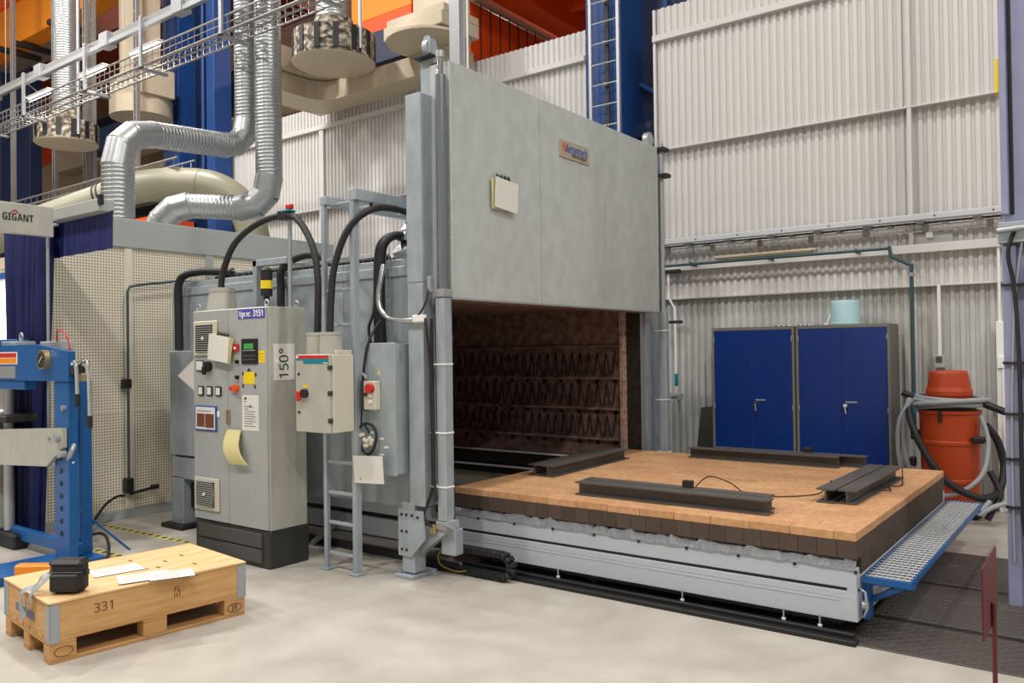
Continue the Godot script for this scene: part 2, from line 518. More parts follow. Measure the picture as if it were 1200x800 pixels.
func wall_back() -> void:
	var w := thing("wall_back", "white corrugated sheet metal partition wall behind the furnace", "wall", V(-7, 0, -10), "", "structure")
	for s in [[-14.78, -6.06], [-4.97, 20.0]]:
		put(G.new().box(V(s[0], 0, -10.3), V(s[1], 6.28, -10.09)), "wall_core", M.sheet_white, w)
		for q in [[5.92, 6.32, -9.97], [4.42, 5.88, -9.97], [2.86, 4.40, -10.02], [2.41, 2.78, -10.0]]:
			put(corrugated(G.new(), s[0], s[1], q[0], q[1], q[2]), "corrugated_sheet", M.sheet_white, w)
		put(corrugated(G.new(), s[0], s[1], 0.0, 2.40, -10.045), "corrugated_sheet", M.sheet_grey, w, "greyer lower sheets")
		put(G.new().box(V(s[0] - 0.02, 5.86, -10.08), V(s[1], 5.945, -9.90), 0.004), "girt", M.sheet_white, w)
		put(G.new().box(V(s[0], 4.395, -10.08), V(s[1], 4.415, -9.925), 0.002), "flashing", M.sheet_white, w)
		put(G.new().box(V(s[0], 2.77, -10.08), V(s[1], 2.865, -9.90), 0.004), "girt", M.sheet_white, w)
		put(G.new().box(V(s[0], 2.398, -10.08), V(s[1], 2.415, -9.955), 0.002), "flashing", M.sheet_white, w)
	put(G.new().box(V(-1.885, 2.865, -10.05), V(-1.84, 5.86, -9.93), 0.003), "batten", M.sheet_white, w)
	put(G.new().box(V(-11.8, 2.865, -10.05), V(-11.68, 5.86, -9.92), 0.003), "batten", M.sheet_white, w)
	put(G.new().box(V(-4.99, 2.4, -10.3), V(-4.955, 6.3, -9.93)), "end_trim", M.sheet_white, w)

func columns() -> void:
	var c := thing("steel_column", "blue steel hall column with a climbing ladder, behind the furnace door", "column", V(-5.5, 0, -10.2))
	put(G.new().box(V(-6.05, 0, -10.75), V(-5.49, 9.4, -9.95), 0.006), "flange", M.column_blue, c)
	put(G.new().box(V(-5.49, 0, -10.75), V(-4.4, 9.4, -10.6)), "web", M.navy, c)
	put(G.new().box(V(-5.13, 0, -10.6), V(-5.06, 9.4, -10.52)), "stiffener", M.column_blue, c)
	put(G.new().bar(V(-5.48, 5.55, -10.5), V(-5.1, 5.3, -10.5), 0.05, 0.05), "brace", M.column_blue, c)
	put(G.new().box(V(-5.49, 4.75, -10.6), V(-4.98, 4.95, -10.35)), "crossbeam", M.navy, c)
	var l := thing("climbing_ladder", "narrow galvanized climbing ladder on the blue column", "ladder", V(-5.67, 0, -9.8))
	for x in [-5.89, -5.45]:
		put(G.new().box(V(x - 0.022, 2.0, -9.82), V(x + 0.022, 9.0, -9.78), 0.003), "side_rail", M.galv_clean, l)
	put(G.new().box(V(-5.70, 2.0, -9.9), V(-5.64, 9.0, -9.87), 0.003), "fall_rail", M.dark_steel, l, "dark fall arrest rail")
	var k := 2.25
	while k < 8.9:
		put(G.new().rod(V(-5.89, k, -9.8), V(-5.45, k, -9.8), 0.012, 8), "rung", M.galv_clean, l)
		if int(k * 3.45) % 2 == 0:
			put(G.new().box(V(-5.69, k - 0.02, -9.9), V(-5.65, k + 0.02, -9.8), 0.003), "bracket", M.brass, l)
		k += 0.288
	c = thing("steel_column", "wide blue steel hall column behind the silver ducts", "column", V(-15.3, 0, -9.75))
	put(G.new().box(V(-16.31, 0, -9.9), V(-15.72, 9.4, -9.5), 0.006), "flange", M.column_blue, c)
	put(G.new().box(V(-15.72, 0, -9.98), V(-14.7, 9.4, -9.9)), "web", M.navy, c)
	put(G.new().box(V(-14.72, 0, -9.9), V(-14.45, 9.4, -9.5), 0.006), "flange", M.column_blue, c)
	for x in [-15.35, -15.1, -14.95]:
		put(G.new().rod(V(x, 5.6, -9.84), V(x, 9.4, -9.84), 0.05, 8), "riser_pipe", M.column_blue, c)
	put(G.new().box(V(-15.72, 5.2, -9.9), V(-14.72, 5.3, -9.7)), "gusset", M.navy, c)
	c = thing("steel_column", "dark blue steel hall column at the far left behind the struts", "column", V(-24, 0, -9.5))
	put(G.new().box(V(-25.2, 0, -9.9), V(-23.9, 9.4, -9.3), 0.006), "flange", M.navy, c)
	put(G.new().box(V(-23.9, 0, -9.9), V(-22.9, 9.4, -9.6), 0.006), "web", M.navy, c)
	# pale column at the right edge of the view, with strapped cables
	c = thing("steel_column", "pale lavender steel column with strapped cables at the bogie track", "column", V(-0.35, 0, -6.6))
	put(G.new().box(V(-0.64, 2.62, -6.46), V(-0.60, 9, -6.38), 0.004), "flange_edge", M.column_pale, c)
	put(G.new().box(V(-0.64, 2.4, -6.75), V(-0.25, 9, -6.45), 0.006), "shaft", M.column_pale, c)
	put(G.new().box(V(-0.64, 0, -6.75), V(-0.25, 2.4, -6.42), 0.006), "shaft", M.column_pale, c)
	put(G.new().box(V(-0.66, 2.42, -6.5), V(-0.3, 2.56, -6.34), 0.004), "bracket_plate", M.galv, c)
	put(G.new().box(V(-0.64, 0, -6.46), V(-0.56, 2.4, -6.36), 0.004), "cable_channel", M.column_pale, c)
	put(G.new().rod(V(-0.66, 2.5, -6.3), V(-0.2, 2.53, -6.3), 0.02, 8), "pipe", M.galv_clean, c)
	put(G.new().tube(crv([V(-0.56, 2.5, -6.33), V(-0.6, 2.35, -6.32), V(-0.57, 2.1, -6.34), V(-0.55, 1.6, -6.34), V(-0.545, 0.6, -6.34), V(-0.5, 0.3, -6.34), V(-0.53, 0.12, -6.36)], 6), 0.014, 6), "cable", M.rubber, c)
	put(G.new().tube(crv([V(-0.52, 2.45, -6.36), V(-0.57, 2.0, -6.345), V(-0.6, 1.2, -6.345), V(-0.6, 0.3, -6.345)], 6), 0.008, 6), "cable", M.pvc_grey, c)
	for y in [2.14, 1.62, 1.28, 0.98, 0.66]:
		put(G.new().box(V(-0.645, y - 0.008, -6.76), V(-0.24, y + 0.008, -6.33)), "strap", M.black, c)
	put(G.new().box(V(-0.665, 3.45, -6.47), V(-0.64, 3.68, -6.4), 0.003), "warning_plate", M.yellow, c, "small yellow plate on the column edge")
	put(G.new().box(V(-0.594, 2.62, -6.449), V(-0.57, 9, -6.444)), "cable_slot", M.black, c)

func spiral(g: G, pts: Array, r: float, seg := 20, pitch := 0.048) -> G:  # a ribbed round duct along a line of points
	var out := []
	var radii := []
	for i in pts.size() - 1:
		var a: Vector3 = pts[i]; var b: Vector3 = pts[i + 1]
		var n := maxi(1, int((b - a).length() / pitch))
		for k in n:
			for q in [[0.0, 0.0], [0.35, 0.0], [0.45, 0.0045], [0.55, 0.0045], [0.65, 0.0]]:
				out.append(a.lerp(b, (k + q[0]) / n)); radii.append(r + q[1])
	out.append(pts[-1]); radii.append(r)
	return g.tube(out, r, seg, true, radii)

func elbow(g: G, a: Vector3, corner: Vector3, b: Vector3, r: float, rb := -1.0) -> G:  # a lobster-back bend in flat segments
	var p := []
	var rr := []
	var n := 3
	for i in n + 1:
		var t := float(i) / n
		p.append(a.lerp(corner, t).lerp(corner.lerp(b, t), t))
		rr.append(lerpf(r, rb if rb > 0 else r, t))
	for i in n:  # each segment flat shaded along its run
		var d: Vector3 = (p[i + 1] - p[i]).normalized()
		g.tube([p[i] - d * r * 0.22, p[i + 1] + d * r * 0.22], r, 20, true, [rr[i], rr[i + 1]])
	return g

func background() -> void:
	# silver ventilation ducts above the welding booth
	var t := thing("ventilation_duct", "silver spiral duct rising from the booth and bending twice, the one with the upper run", "duct", V(-9.43, 3.0, -4.92))
	put(spiral(G.new(), [V(-9.43, 3.236, -4.92), V(-9.43, 4.02, -4.92)], 0.183), "riser", M.duct_zinc, t)
	put(elbow(G.new(), V(-9.43, 4.0, -4.92), V(-9.43, 4.42, -4.93), V(-9.45, 4.44, -5.35), 0.186, 0.165), "bend", M.duct_zinc, t)
	put(spiral(G.new(), [V(-9.45, 4.44, -5.3), V(-9.57, 4.55, -6.5)], 0.16), "cross_run", M.duct_zinc, t)
	put(elbow(G.new(), V(-9.565, 4.54, -6.4), V(-9.59, 4.57, -6.8), V(-9.59, 4.95, -6.8), 0.16, 0.155), "bend", M.duct_zinc, t)
	put(spiral(G.new(), [V(-9.59, 4.9, -6.8), V(-9.59, 12.5, -6.8)], 0.152), "riser", M.duct_zinc, t)
	t = thing("ventilation_duct", "silver spiral duct dropping beside the other and bending low over the booth", "duct", V(-9.1, 3.0, -6.8))
	put(spiral(G.new(), [V(-9.1, 4.05, -6.8), V(-9.1, 12.5, -6.8)], 0.172), "riser", M.duct_zinc, t)
	put(elbow(G.new(), V(-9.1, 4.1, -6.8), V(-9.1, 3.72, -6.8), V(-9.42, 3.71, -6.58), 0.178), "bend", M.duct_zinc, t)
	put(spiral(G.new(), [V(-9.4, 3.71, -6.6), V(-9.98, 3.74, -6.12)], 0.165), "cross_run", M.duct_zinc, t)
	put(elbow(G.new(), V(-9.95, 3.74, -6.14), V(-10.2, 3.74, -5.95), V(-10.3, 3.3, -5.85), 0.18), "bend", M.duct_zinc, t)
	put(spiral(G.new(), [V(-10.3, 3.35, -5.85), V(-10.3, 3.236, -5.85)], 0.17), "drop", M.duct_zinc, t)
	t = thing("beige_pipe", "thick beige pipe arching behind the silver ducts", "pipe", V(-11.5, 3, -7.5))
	put(G.new().tube(crv([V(-14.5, 3.55, -5.3), V(-13.18, 4.14, -6.34), V(-12.52, 4.42, -6.83), V(-11.98, 4.48, -7.24), V(-11.5, 4.4, -7.58), V(-11.15, 4.05, -7.85), V(-11.0, 3.4, -7.95), V(-11.0, 2.4, -7.95)], 6), 0.25, 20), "pipe_run", M.beige_pipe, t)
	for p in [[V(-12.98, 4.235, -6.49), V(-12.6, 4.39, -6.77)], [V(-12.93, 4.256, -6.53), V(-12.55, 4.41, -6.81)]]:
		var d: Vector3 = (p[1] - p[0]).normalized()
		put(G.new().cyl(p[0], d, 0.262, 0.025, 20), "hose_clamp", M.black, t)
	for p in [[V(-12.3, 4.45, -6.99), V(-0.8, 0.04, -0.6)], [V(-11.7, 4.46, -7.44), V(0.82, -0.15, -0.55)]]:
		var q: Vector3 = p[1]
		put(G.new().cyl(p[0], q.normalized(), 0.258, 0.02, 20), "joint_ring", M.beige_pipe, t)
	# air diffusers and beige ducts under the roof
	var di := [[V(-9.9, 6.3, -8.65), 0.64, 0.45, 0.28, "white round air diffuser with black slots, under the silver duct beside the furnace door"],
		[V(-16.3, 5.85, -7.5), 0.56, 0.4, 0.24, "small white air diffuser with dark slots, farthest left under the roof"]]
	for q in di:
		var c: Vector3 = q[0]
		var r: float = q[1]
		var h: float = q[2]
		t = thing("air_diffuser", q[4], "diffuser", c)
		put(G.new().lathe(c, [Vector2(r - 0.02, 0.02), Vector2(r, 0.03), Vector2(r, h), Vector2(q[3], h + 0.02), Vector2(0, h + 0.02)], 32), "drum", M.soot_white, t)
		put(G.new().lathe(c, [Vector2(0, 0), Vector2(r - 0.01, 0), Vector2(r + 0.01, 0.02), Vector2(r - 0.01, 0.03), Vector2(0, 0.03)], 32), "bottom_plate", M.beige_duct, t)
		for k in 14:
			var a := TAU * (k + 0.5) / 14
			var g := G.new()
			g.t = Transform3D(Basis(Vector3.UP, a), c)
			g.box(V(r - 0.01, 0.06, -0.045), V(r + 0.012, h - 0.01, 0.045), 0.004)
			put(g, "slot_panel", M.black, t)
		put(G.new().lathe(c + V(0, h, 0), [Vector2(q[3] + 0.02, 0), Vector2(q[3] + 0.02, 0.25), Vector2(0, 0.25)], 28), "collar", M.soot_white, t)
		put(spiral(G.new(), [c + V(0, h + 0.2, 0), V(c.x, 12.4, c.z)], q[3]), "supply_duct", M.duct_zinc, t)
		put(G.new().rod(c + V(r + 0.02, 0.1, 0.05), V(c.x + r + 0.02, 12.4, c.z + 0.05), 0.03, 8), "drop_rod", M.galv_clean, t)
	t = thing("air_diffuser", "beige round air diffuser with a stepped hood, above the top of the door post", "diffuser", V(-8.3, 6.28, -9.0))
	put(G.new().lathe(V(-8.3, 6.385, -9.1), [Vector2(0, 0), Vector2(0.64, 0), Vector2(0.64, 0.04), Vector2(0.5, 0.1), Vector2(0, 0.1)], 32), "base", M.beige_duct, t)
	put(G.new().box(V(-8.9, 6.46, -9.6), V(-7.72, 6.66, -8.75), 0.01), "hood", M.beige_duct, t)
	put(G.new().box(V(-8.88, 6.66, -9.6), V(-7.72, 6.78, -8.8), 0.01), "hood_step", M.beige_duct, t)
	put(G.new().box(V(-8.7, 6.78, -9.6), V(-7.9, 8.9, -9.2)), "supply_shaft", M.beige_duct, t)
	t = thing("air_diffuser", "beige box diffuser with a round outlet beside the blue column", "diffuser", V(-16.0, 6.5, -8.6))
	put(G.new().box(V(-16.6, 6.95, -9.2), V(-15.35, 7.5, -8.5), 0.01), "box", M.beige_duct, t)
	put(G.new().lathe(V(-16.0, 6.6, -8.85), [Vector2(0, 0), Vector2(0.6, 0), Vector2(0.6, 0.35), Vector2(0, 0.35)], 28), "outlet", M.beige_duct, t)
	put(G.new().box(V(-16.4, 7.5, -8.98), V(-15.5, 9.6, -8.6)), "supply_shaft", M.beige_duct, t)
	t = thing("beige_duct", "beige rectangular duct turning a rounded corner above the white wall", "duct", V(-10.9, 6.0, -9.3))
	var pl := [Vector2(-8.0, 9.3), Vector2(-10.6, 9.3), Vector2(-10.78, 9.25), Vector2(-10.9, 9.12), Vector2(-10.95, 8.95), Vector2(-10.95, 8.35), Vector2(-11.6, 8.35), Vector2(-11.6, 9.8), Vector2(-8.0, 9.8)]
	var gd := G.new()
	gd.t = Transform3D(Basis(V(1, 0, 0), V(0, 0, -1), V(0, 1, 0)), V(0, 0, 0))
	gd.prism(pl, 6.06, 6.38)
	put(gd, "duct_run", M.beige_duct, t)
	var gs := G.new()
	gs.t = gd.t
	gs.prism([Vector2(-10.58, 9.8), Vector2(-10.58, 9.12), Vector2(-10.75, 9.0), Vector2(-10.8, 8.85), Vector2(-10.8, 8.3), Vector2(-11.6, 8.3), Vector2(-11.6, 9.8)], 6.4, 6.75)
	put(gs, "plenum", M.beige_duct, t)
	t = thing("beige_duct", "long beige rectangular duct crossing behind the blue column at the left", "duct", V(-21, 6, -12))
	put(G.new().box(V(-27, 7.55, -12.6), V(-14.8, 8.2, -12.0), 0.02), "duct_run", M.beige_duct, t)
	put(G.new().box(V(-27, 6.4, -12.9), V(-14.8, 7.1, -12.2), 0.02), "duct_run", M.beige_duct, t)
	put(G.new().box(V(-27, 8.4, -14), V(-14.8, 9.0, -12.4), 0.02), "soffit", M.navy, t)
	t = thing("mezzanine", "beige mezzanine front with dark window openings far behind the struts", "mezzanine", V(-26, 0, -14))
	put(G.new().box(V(-33, 0, -15), V(-15, 7.2, -14.2)), "front", M.hall_beige, t)
	for k in 5:
		put(G.new().box(V(-31.0 + k * 2.6, 4.6, -14.25), V(-29.6 + k * 2.6, 6.0, -14.15), 0.01), "window_opening", M.black, t)
	put(G.new().box(V(-33, 6.35, -14.3), V(-15, 6.6, -14.1)), "edge_beam", M.navy, t)
	# overhead cranes
	t = thing("crane_girder", "orange crane girder running along the hall at the top left", "crane", V(-22, 9.6, -9.2))
	put(G.new().box(V(-33, 9.66, -9.45), V(-13.2, 10.7, -9.0), 0.01), "box_beam", M.crane_yellow, t)
	put(G.new().box(V(-33, 10.7, -9.9), V(-13.2, 10.9, -8.9), 0.01), "walkway", M.crane_orange, t)
	for x in [-22.6, -21.9, -19.9, -17.3]:
		put(G.new().box(V(x - 0.07, 9.5, -9.75), V(x + 0.07, 9.62, -8.75), 0.01), "crossbar", M.dark_steel, t)
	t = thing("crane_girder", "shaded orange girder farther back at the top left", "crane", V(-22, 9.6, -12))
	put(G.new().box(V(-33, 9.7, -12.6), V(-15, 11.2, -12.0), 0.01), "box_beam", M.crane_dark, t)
	put(G.new().box(V(-33, 9.0, -14.2), V(-15, 9.5, -13.8), 0.01), "rail_beam", M.crane_orange, t)
	t = thing("crane_bridge", "orange crane bridge seen over the white wall beside the blue column", "crane", V(-8.8, 7, -16))
	put(G.new().box(V(-9.4, 6.92, -25), V(-9.0, 7.86, -10.95), 0.01), "girder", M.crane_orange, t)
	put(G.new().box(V(-8.85, 7.95, -25), V(-8.35, 8.9, -10.6), 0.01), "girder", M.crane_orange, t)
	put(G.new().box(V(-8.35, 8.35, -25), V(-5.6, 8.8, -10.6), 0.01), "trolley_deck", M.crane_orange, t)
	for k in 5:
		put(G.new().box(V(-8.35, 8.2, -11.6 - k * 1.6), V(-5.6, 8.35, -11.45 - k * 1.6), 0.01), "cross_rib", M.crane_orange, t)
	put(G.new().box(V(-9.0, 7.86, -25), V(-8.9, 8.0, -11)), "runway_rail", M.beige_duct, t)
	for k in 7:
		put(G.new().rod(V(-8.96, 5.2, -11.2 - k * 0.28), V(-8.96, 12.4, -11.2 - k * 0.28), 0.012, 6), "hoist_rope", M.black, t)
	t = thing("crane_end_carriage", "bright orange crane end carriage high above the round diffuser", "crane", V(-11, 8.2, -11.2))
	put(G.new().box(V(-12.6, 8.2, -12.2), V(-10.45, 9.4, -11.0), 0.01), "carriage", M.crane_yellow, t)
	put(G.new().box(V(-13.2, 7.9, -12.6), V(-10.45, 8.2, -11.0), 0.01), "lower_flange", M.crane_orange, t)
	t = thing("roof_beam", "dark blue roof beam behind the beige ducts", "beam", V(-10, 7.2, -10.6))
	put(G.new().box(V(-22, 7.1, -11.0), V(-9.9, 7.7, -10.6), 0.01), "beam_web", M.navy, t)
	# orange crate lying on the booth roof
	t = thing("orange_crate", "orange plastic crate on the booth roof between the ducts", "crate", V(-10.6, 3.3, -6.3))
	var cr := G.new()
	cr.box(V(-11.0, 3.30, -6.6), V(-10.5, 3.34, -5.9))
	for y in [3.34, 3.45, 3.56]:
		for z in [-6.6, -5.93]:
			cr.box(V(-11.0, y, z), V(-10.5, y + 0.07, z + 0.03))
		for x in [-11.0, -10.53]:
			cr.box(V(x, y, -6.6), V(x + 0.03, y + 0.07, -5.9))
	put(cr, "crate_body", M.crane_orange, t)

func furnace() -> void:
	var f := thing("bogie_furnace", "large grey industrial bogie hearth furnace with its lift door raised", "furnace", V(-6.1, 0, -6.55))
	# outer shell
	var xs := [-7.9, -7.05, -6.2, -5.35, -4.46]
	for i in 4:
		put(G.new().box(V(xs[i] + 0.002, 0.5, -4.93), V(xs[i + 1] - 0.002, 2.5, -4.75), 0.004), "side_sheet", M.galv, f)
	put(G.new().box(V(-7.9, 2.36, -4.78), V(-4.46, 2.44, -4.735), 0.004), "stiffener", M.galv, f)
	put(G.new().box(V(-7.9, 0.42, -8.42), V(-4.32, 2.5, -8.3)), "rear_side_wall", M.galv, f)
	put(G.new().box(V(-7.9, 2.36, -8.4), V(-4.46, 2.49, -4.94), 0.004), "roof", M.galv, f)
	put(G.new().box(V(-7.95, 0.42, -8.4), V(-7.8, 2.5, -4.8)), "end_wall", M.galv, f)
	put(G.new().box(V(-4.46, 2.2, -8.4), V(-4.31, 3.2, -4.85), 0.004), "front_header", M.galv, f)
	put(G.new().box(V(-4.46, 0.42, -4.97), V(-4.31, 2.2, -4.85), 0.004), "front_jamb", M.galv, f)
	put(G.new().box(V(-4.46, 0.2, -8.36), V(-4.30, 2.2, -8.155), 0.004), "front_jamb", M.galv_clean, f)
	# lining
	put(G.new().box(V(-7.75, 0.3, -8.3), V(-4.5, 2.3, -8.14)), "side_lining", M.lining, f)
	put(G.new().box(V(-7.75, 0.5, -4.97), V(-4.46, 2.3, -4.93)), "side_lining", M.lining, f)
	put(G.new().box(V(-7.8, 0.3, -8.14), V(-7.65, 2.3, -4.97)), "rear_lining", M.lining, f)
	put(G.new().box(V(-7.75, 2.2, -8.3), V(-4.46, 2.36, -4.93)), "roof_lining", M.lining, f)
	put(G.new().box(V(-4.535, 0.6, -8.16), V(-4.485, 2.2, -8.07), 0.006), "lining_edge", M.lining_pale, f, "pale worn edge of the lining")
	for k in 6:
		put(G.new().box(V(-4.485, 0.6 + k * 0.268, -8.3), V(-4.31, 0.866 + k * 0.268, -8.15), 0.003), "jamb_block", M.lining_dark, f, "dark fibre block of the door jamb")
	# heating elements on ledges along the far wall
	for r in [[1.45, 1.71], [1.10, 1.36], [0.755, 1.0]]:
		put(G.new().box(V(-7.65, r[0] - 0.045, -8.15), V(-4.52, r[0] - 0.015, -8.09), 0.006), "support_ledge", M.lining, f)
		var pts := []
		var n := 25
		for k in n * 10 + 1:
			var a := TAU * k / 10.0
			pts.append(V(-7.5 + 2.9 * k / (n * 10.0), (r[0] + r[1]) / 2 + (r[1] - r[0]) / 2 * cos(a), -8.1 + 0.012 * sin(a)))
		put(G.new().tube(pts, 0.009, 6), "heating_element", M.coil, f, "wavy heating element")
		for k in 12:
			var x := -4.62 - k * 0.245
			put(G.new().box(V(x - 0.02, r[0] - 0.09, -8.15), V(x + 0.02, r[0] - 0.05, -8.125)), "hanger_hole", M.black, f)
	put(G.new().box(V(-7.65, 1.775, -8.15), V(-4.52, 1.80, -8.09), 0.006), "support_ledge", M.lining, f)
	# sand seal and lower frame inside
	put(G.new().box(V(-7.6, 0.36, -8.14), V(-4.6, 0.52, -7.98), 0.004), "seal_beam", M.dark_steel, f)
	put(G.new().box(V(-7.6, 0.25, -8.14), V(-4.7, 0.34, -7.93), 0.004), "seal_beam", M.dark_steel, f)
	put(G.new().box(V(-7.6, 0.515, -8.0), V(-4.95, 0.532, -7.965)), "seal_edge", M.white, f)
	put(G.new().box(V(-7.6, 0.335, -7.95), V(-4.95, 0.352, -7.905)), "seal_edge", M.white, f)
	put(G.new().box(V(-7.6, 0.0, -8.12), V(-4.7, 0.25, -8.0)), "lower_panel", M.under_panel, f)
	# sill beams and rails under the near side
	put(G.new().box(V(-7.8, 0.35, -5.2), V(-4.5, 0.46, -5.0), 0.006), "sill_beam", M.bogie_steel, f)
	put(G.new().box(V(-7.8, 0.15, -5.2), V(-4.5, 0.31, -5.0), 0.006), "sill_beam", M.bogie_steel, f)
	put(G.new().box(V(-7.8, 0.31, -5.2), V(-4.5, 0.35, -5.03)), "sill_gap", M.black, f)
	put(G.new().box(V(-7.8, 0.125, -5.1), V(-4.5, 0.14, -4.99), 0.002), "sill_lip", M.galv_clean, f)
	put(G.new().box(V(-7.9, 0, -5.01), V(-4.3, 0.05, -4.95), 0.004), "floor_rail", M.dark_steel, f)
	put(G.new().box(V(-7.9, 0, -8.06), V(-4.3, 0.05, -8.0), 0.004), "floor_rail", M.dark_steel, f)
	put(G.new().bar(V(-5.6, 0.3, -4.98), V(-5.95, 0.02, -4.9), 0.09, 0.04, 0.004), "brace", M.galv, f)
	# support leg at the far left, with its foot
	var lg := put(G.new().box(V(-7.83, 0.03, -4.8), V(-7.62, 0.52, -4.62), 0.006), "support_leg", M.galv, f)
	put(G.new().box(V(-7.9, 0, -4.86), V(-7.52, 0.045, -4.54), 0.006), "foot_plate", M.black, lg)
	put(G.new().box(V(-7.62, 0.2, -4.8), V(-7.5, 0.45, -4.7), 0.01), "motor_box", M.black, lg)
	# terminal box on the side at the left
	put(G.new().box(V(-7.82, 0.74, -4.75), V(-7.36, 1.79, -4.6), 0.006), "terminal_box", M.galv, f)
	put(G.new().box(V(-7.82, 0.5, -4.75), V(-7.34, 0.72, -4.62), 0.006), "terminal_box", M.galv, f)
	for y in [1.35, 1.0]:
		put(G.new().box(V(-7.85, y, -4.66), V(-7.82, y + 0.08, -4.62)), "box_hinge", M.black, f)
	put(G.new().box(V(-7.9, 0.6, -4.78), V(-7.83, 2.5, -4.68), 0.004), "corner_post", M.galv, f)
	# frame posts standing on the shell
	put(G.new().box(V(-6.5, 2.1, -4.74), V(-6.44, 2.62, -4.66), 0.004), "frame_post", M.galv, f)
	put(G.new().box(V(-6.5, 2.56, -4.74), V(-6.0, 2.62, -4.66), 0.004), "frame_post", M.galv, f)
	# the lift door: three sheets, lining below, name plate
	var d := Node3D.new()
	d.name = "lift_door"
	f.add_child(d)
	d.position = V(-4.2, 2.15, -6.48) - f.position
	for q in [[-4.73, -5.936], [-5.944, -7.066], [-7.074, -8.22]]:
		put(G.new().box(V(-4.3, 2.16, q[1]), V(-4.1, 3.98, q[0]), 0.003), "door_sheet", M.door_steel, d)
	put(G.new().box(V(-4.13, 2.145, -8.225), V(-4.095, 2.162, -4.725), 0.002), "door_lip", M.galv_clean, d)
	for k in 13:
		put(G.new().box(V(-4.34, 2.148, -8.2 + k * 0.266), V(-4.12, 2.2, -7.938 + k * 0.266), 0.006), "door_block", M.lining, d, "brown fibre block under the door")
	var rv := G.new()
	for z in [-4.77, -5.92, -7.05]:
		for k in 14:
			rv.box(V(-4.102, 2.25 + k * 0.13, z - 0.003), V(-4.098, 2.255 + k * 0.13, z + 0.003))
	for k in 26:
		rv.box(V(-4.102, 2.19, -8.15 + k * 0.13), V(-4.098, 2.194, -8.146 + k * 0.13))
	put(rv, "rivets", M.dark_steel, d, "", "stuff")
	var np := put(G.new().box(V(-4.1, 3.52, -6.75), V(-4.088, 3.685, -6.24), 0.002), "name_plate", M.plate_metal, d, "metal name plate with blue lettering")
	np.name = "name_plate"
	var ry := Basis(Vector3.UP, PI / 2)
	text("Keramtech", 0.11, "lettering", M.logo_blue, d, V(-4.087, 3.615, -6.53), ry, true, 0.66)
	text("industriugnar", 0.05, "lettering", M.ink, d, V(-4.087, 3.562, -6.57), ry, false, 0.9)
	var st := G.new()
	for k in 8:
		var a := TAU * k / 8
		st.bar(V(-4.087, 3.62, -6.325) + V(0, cos(a), sin(a)) * 0.015, V(-4.087, 3.62, -6.325) + V(0, cos(a), sin(a)) * 0.045, 0.014, 0.004)
	put(st, "logo_sun", M.logo_orange, d)

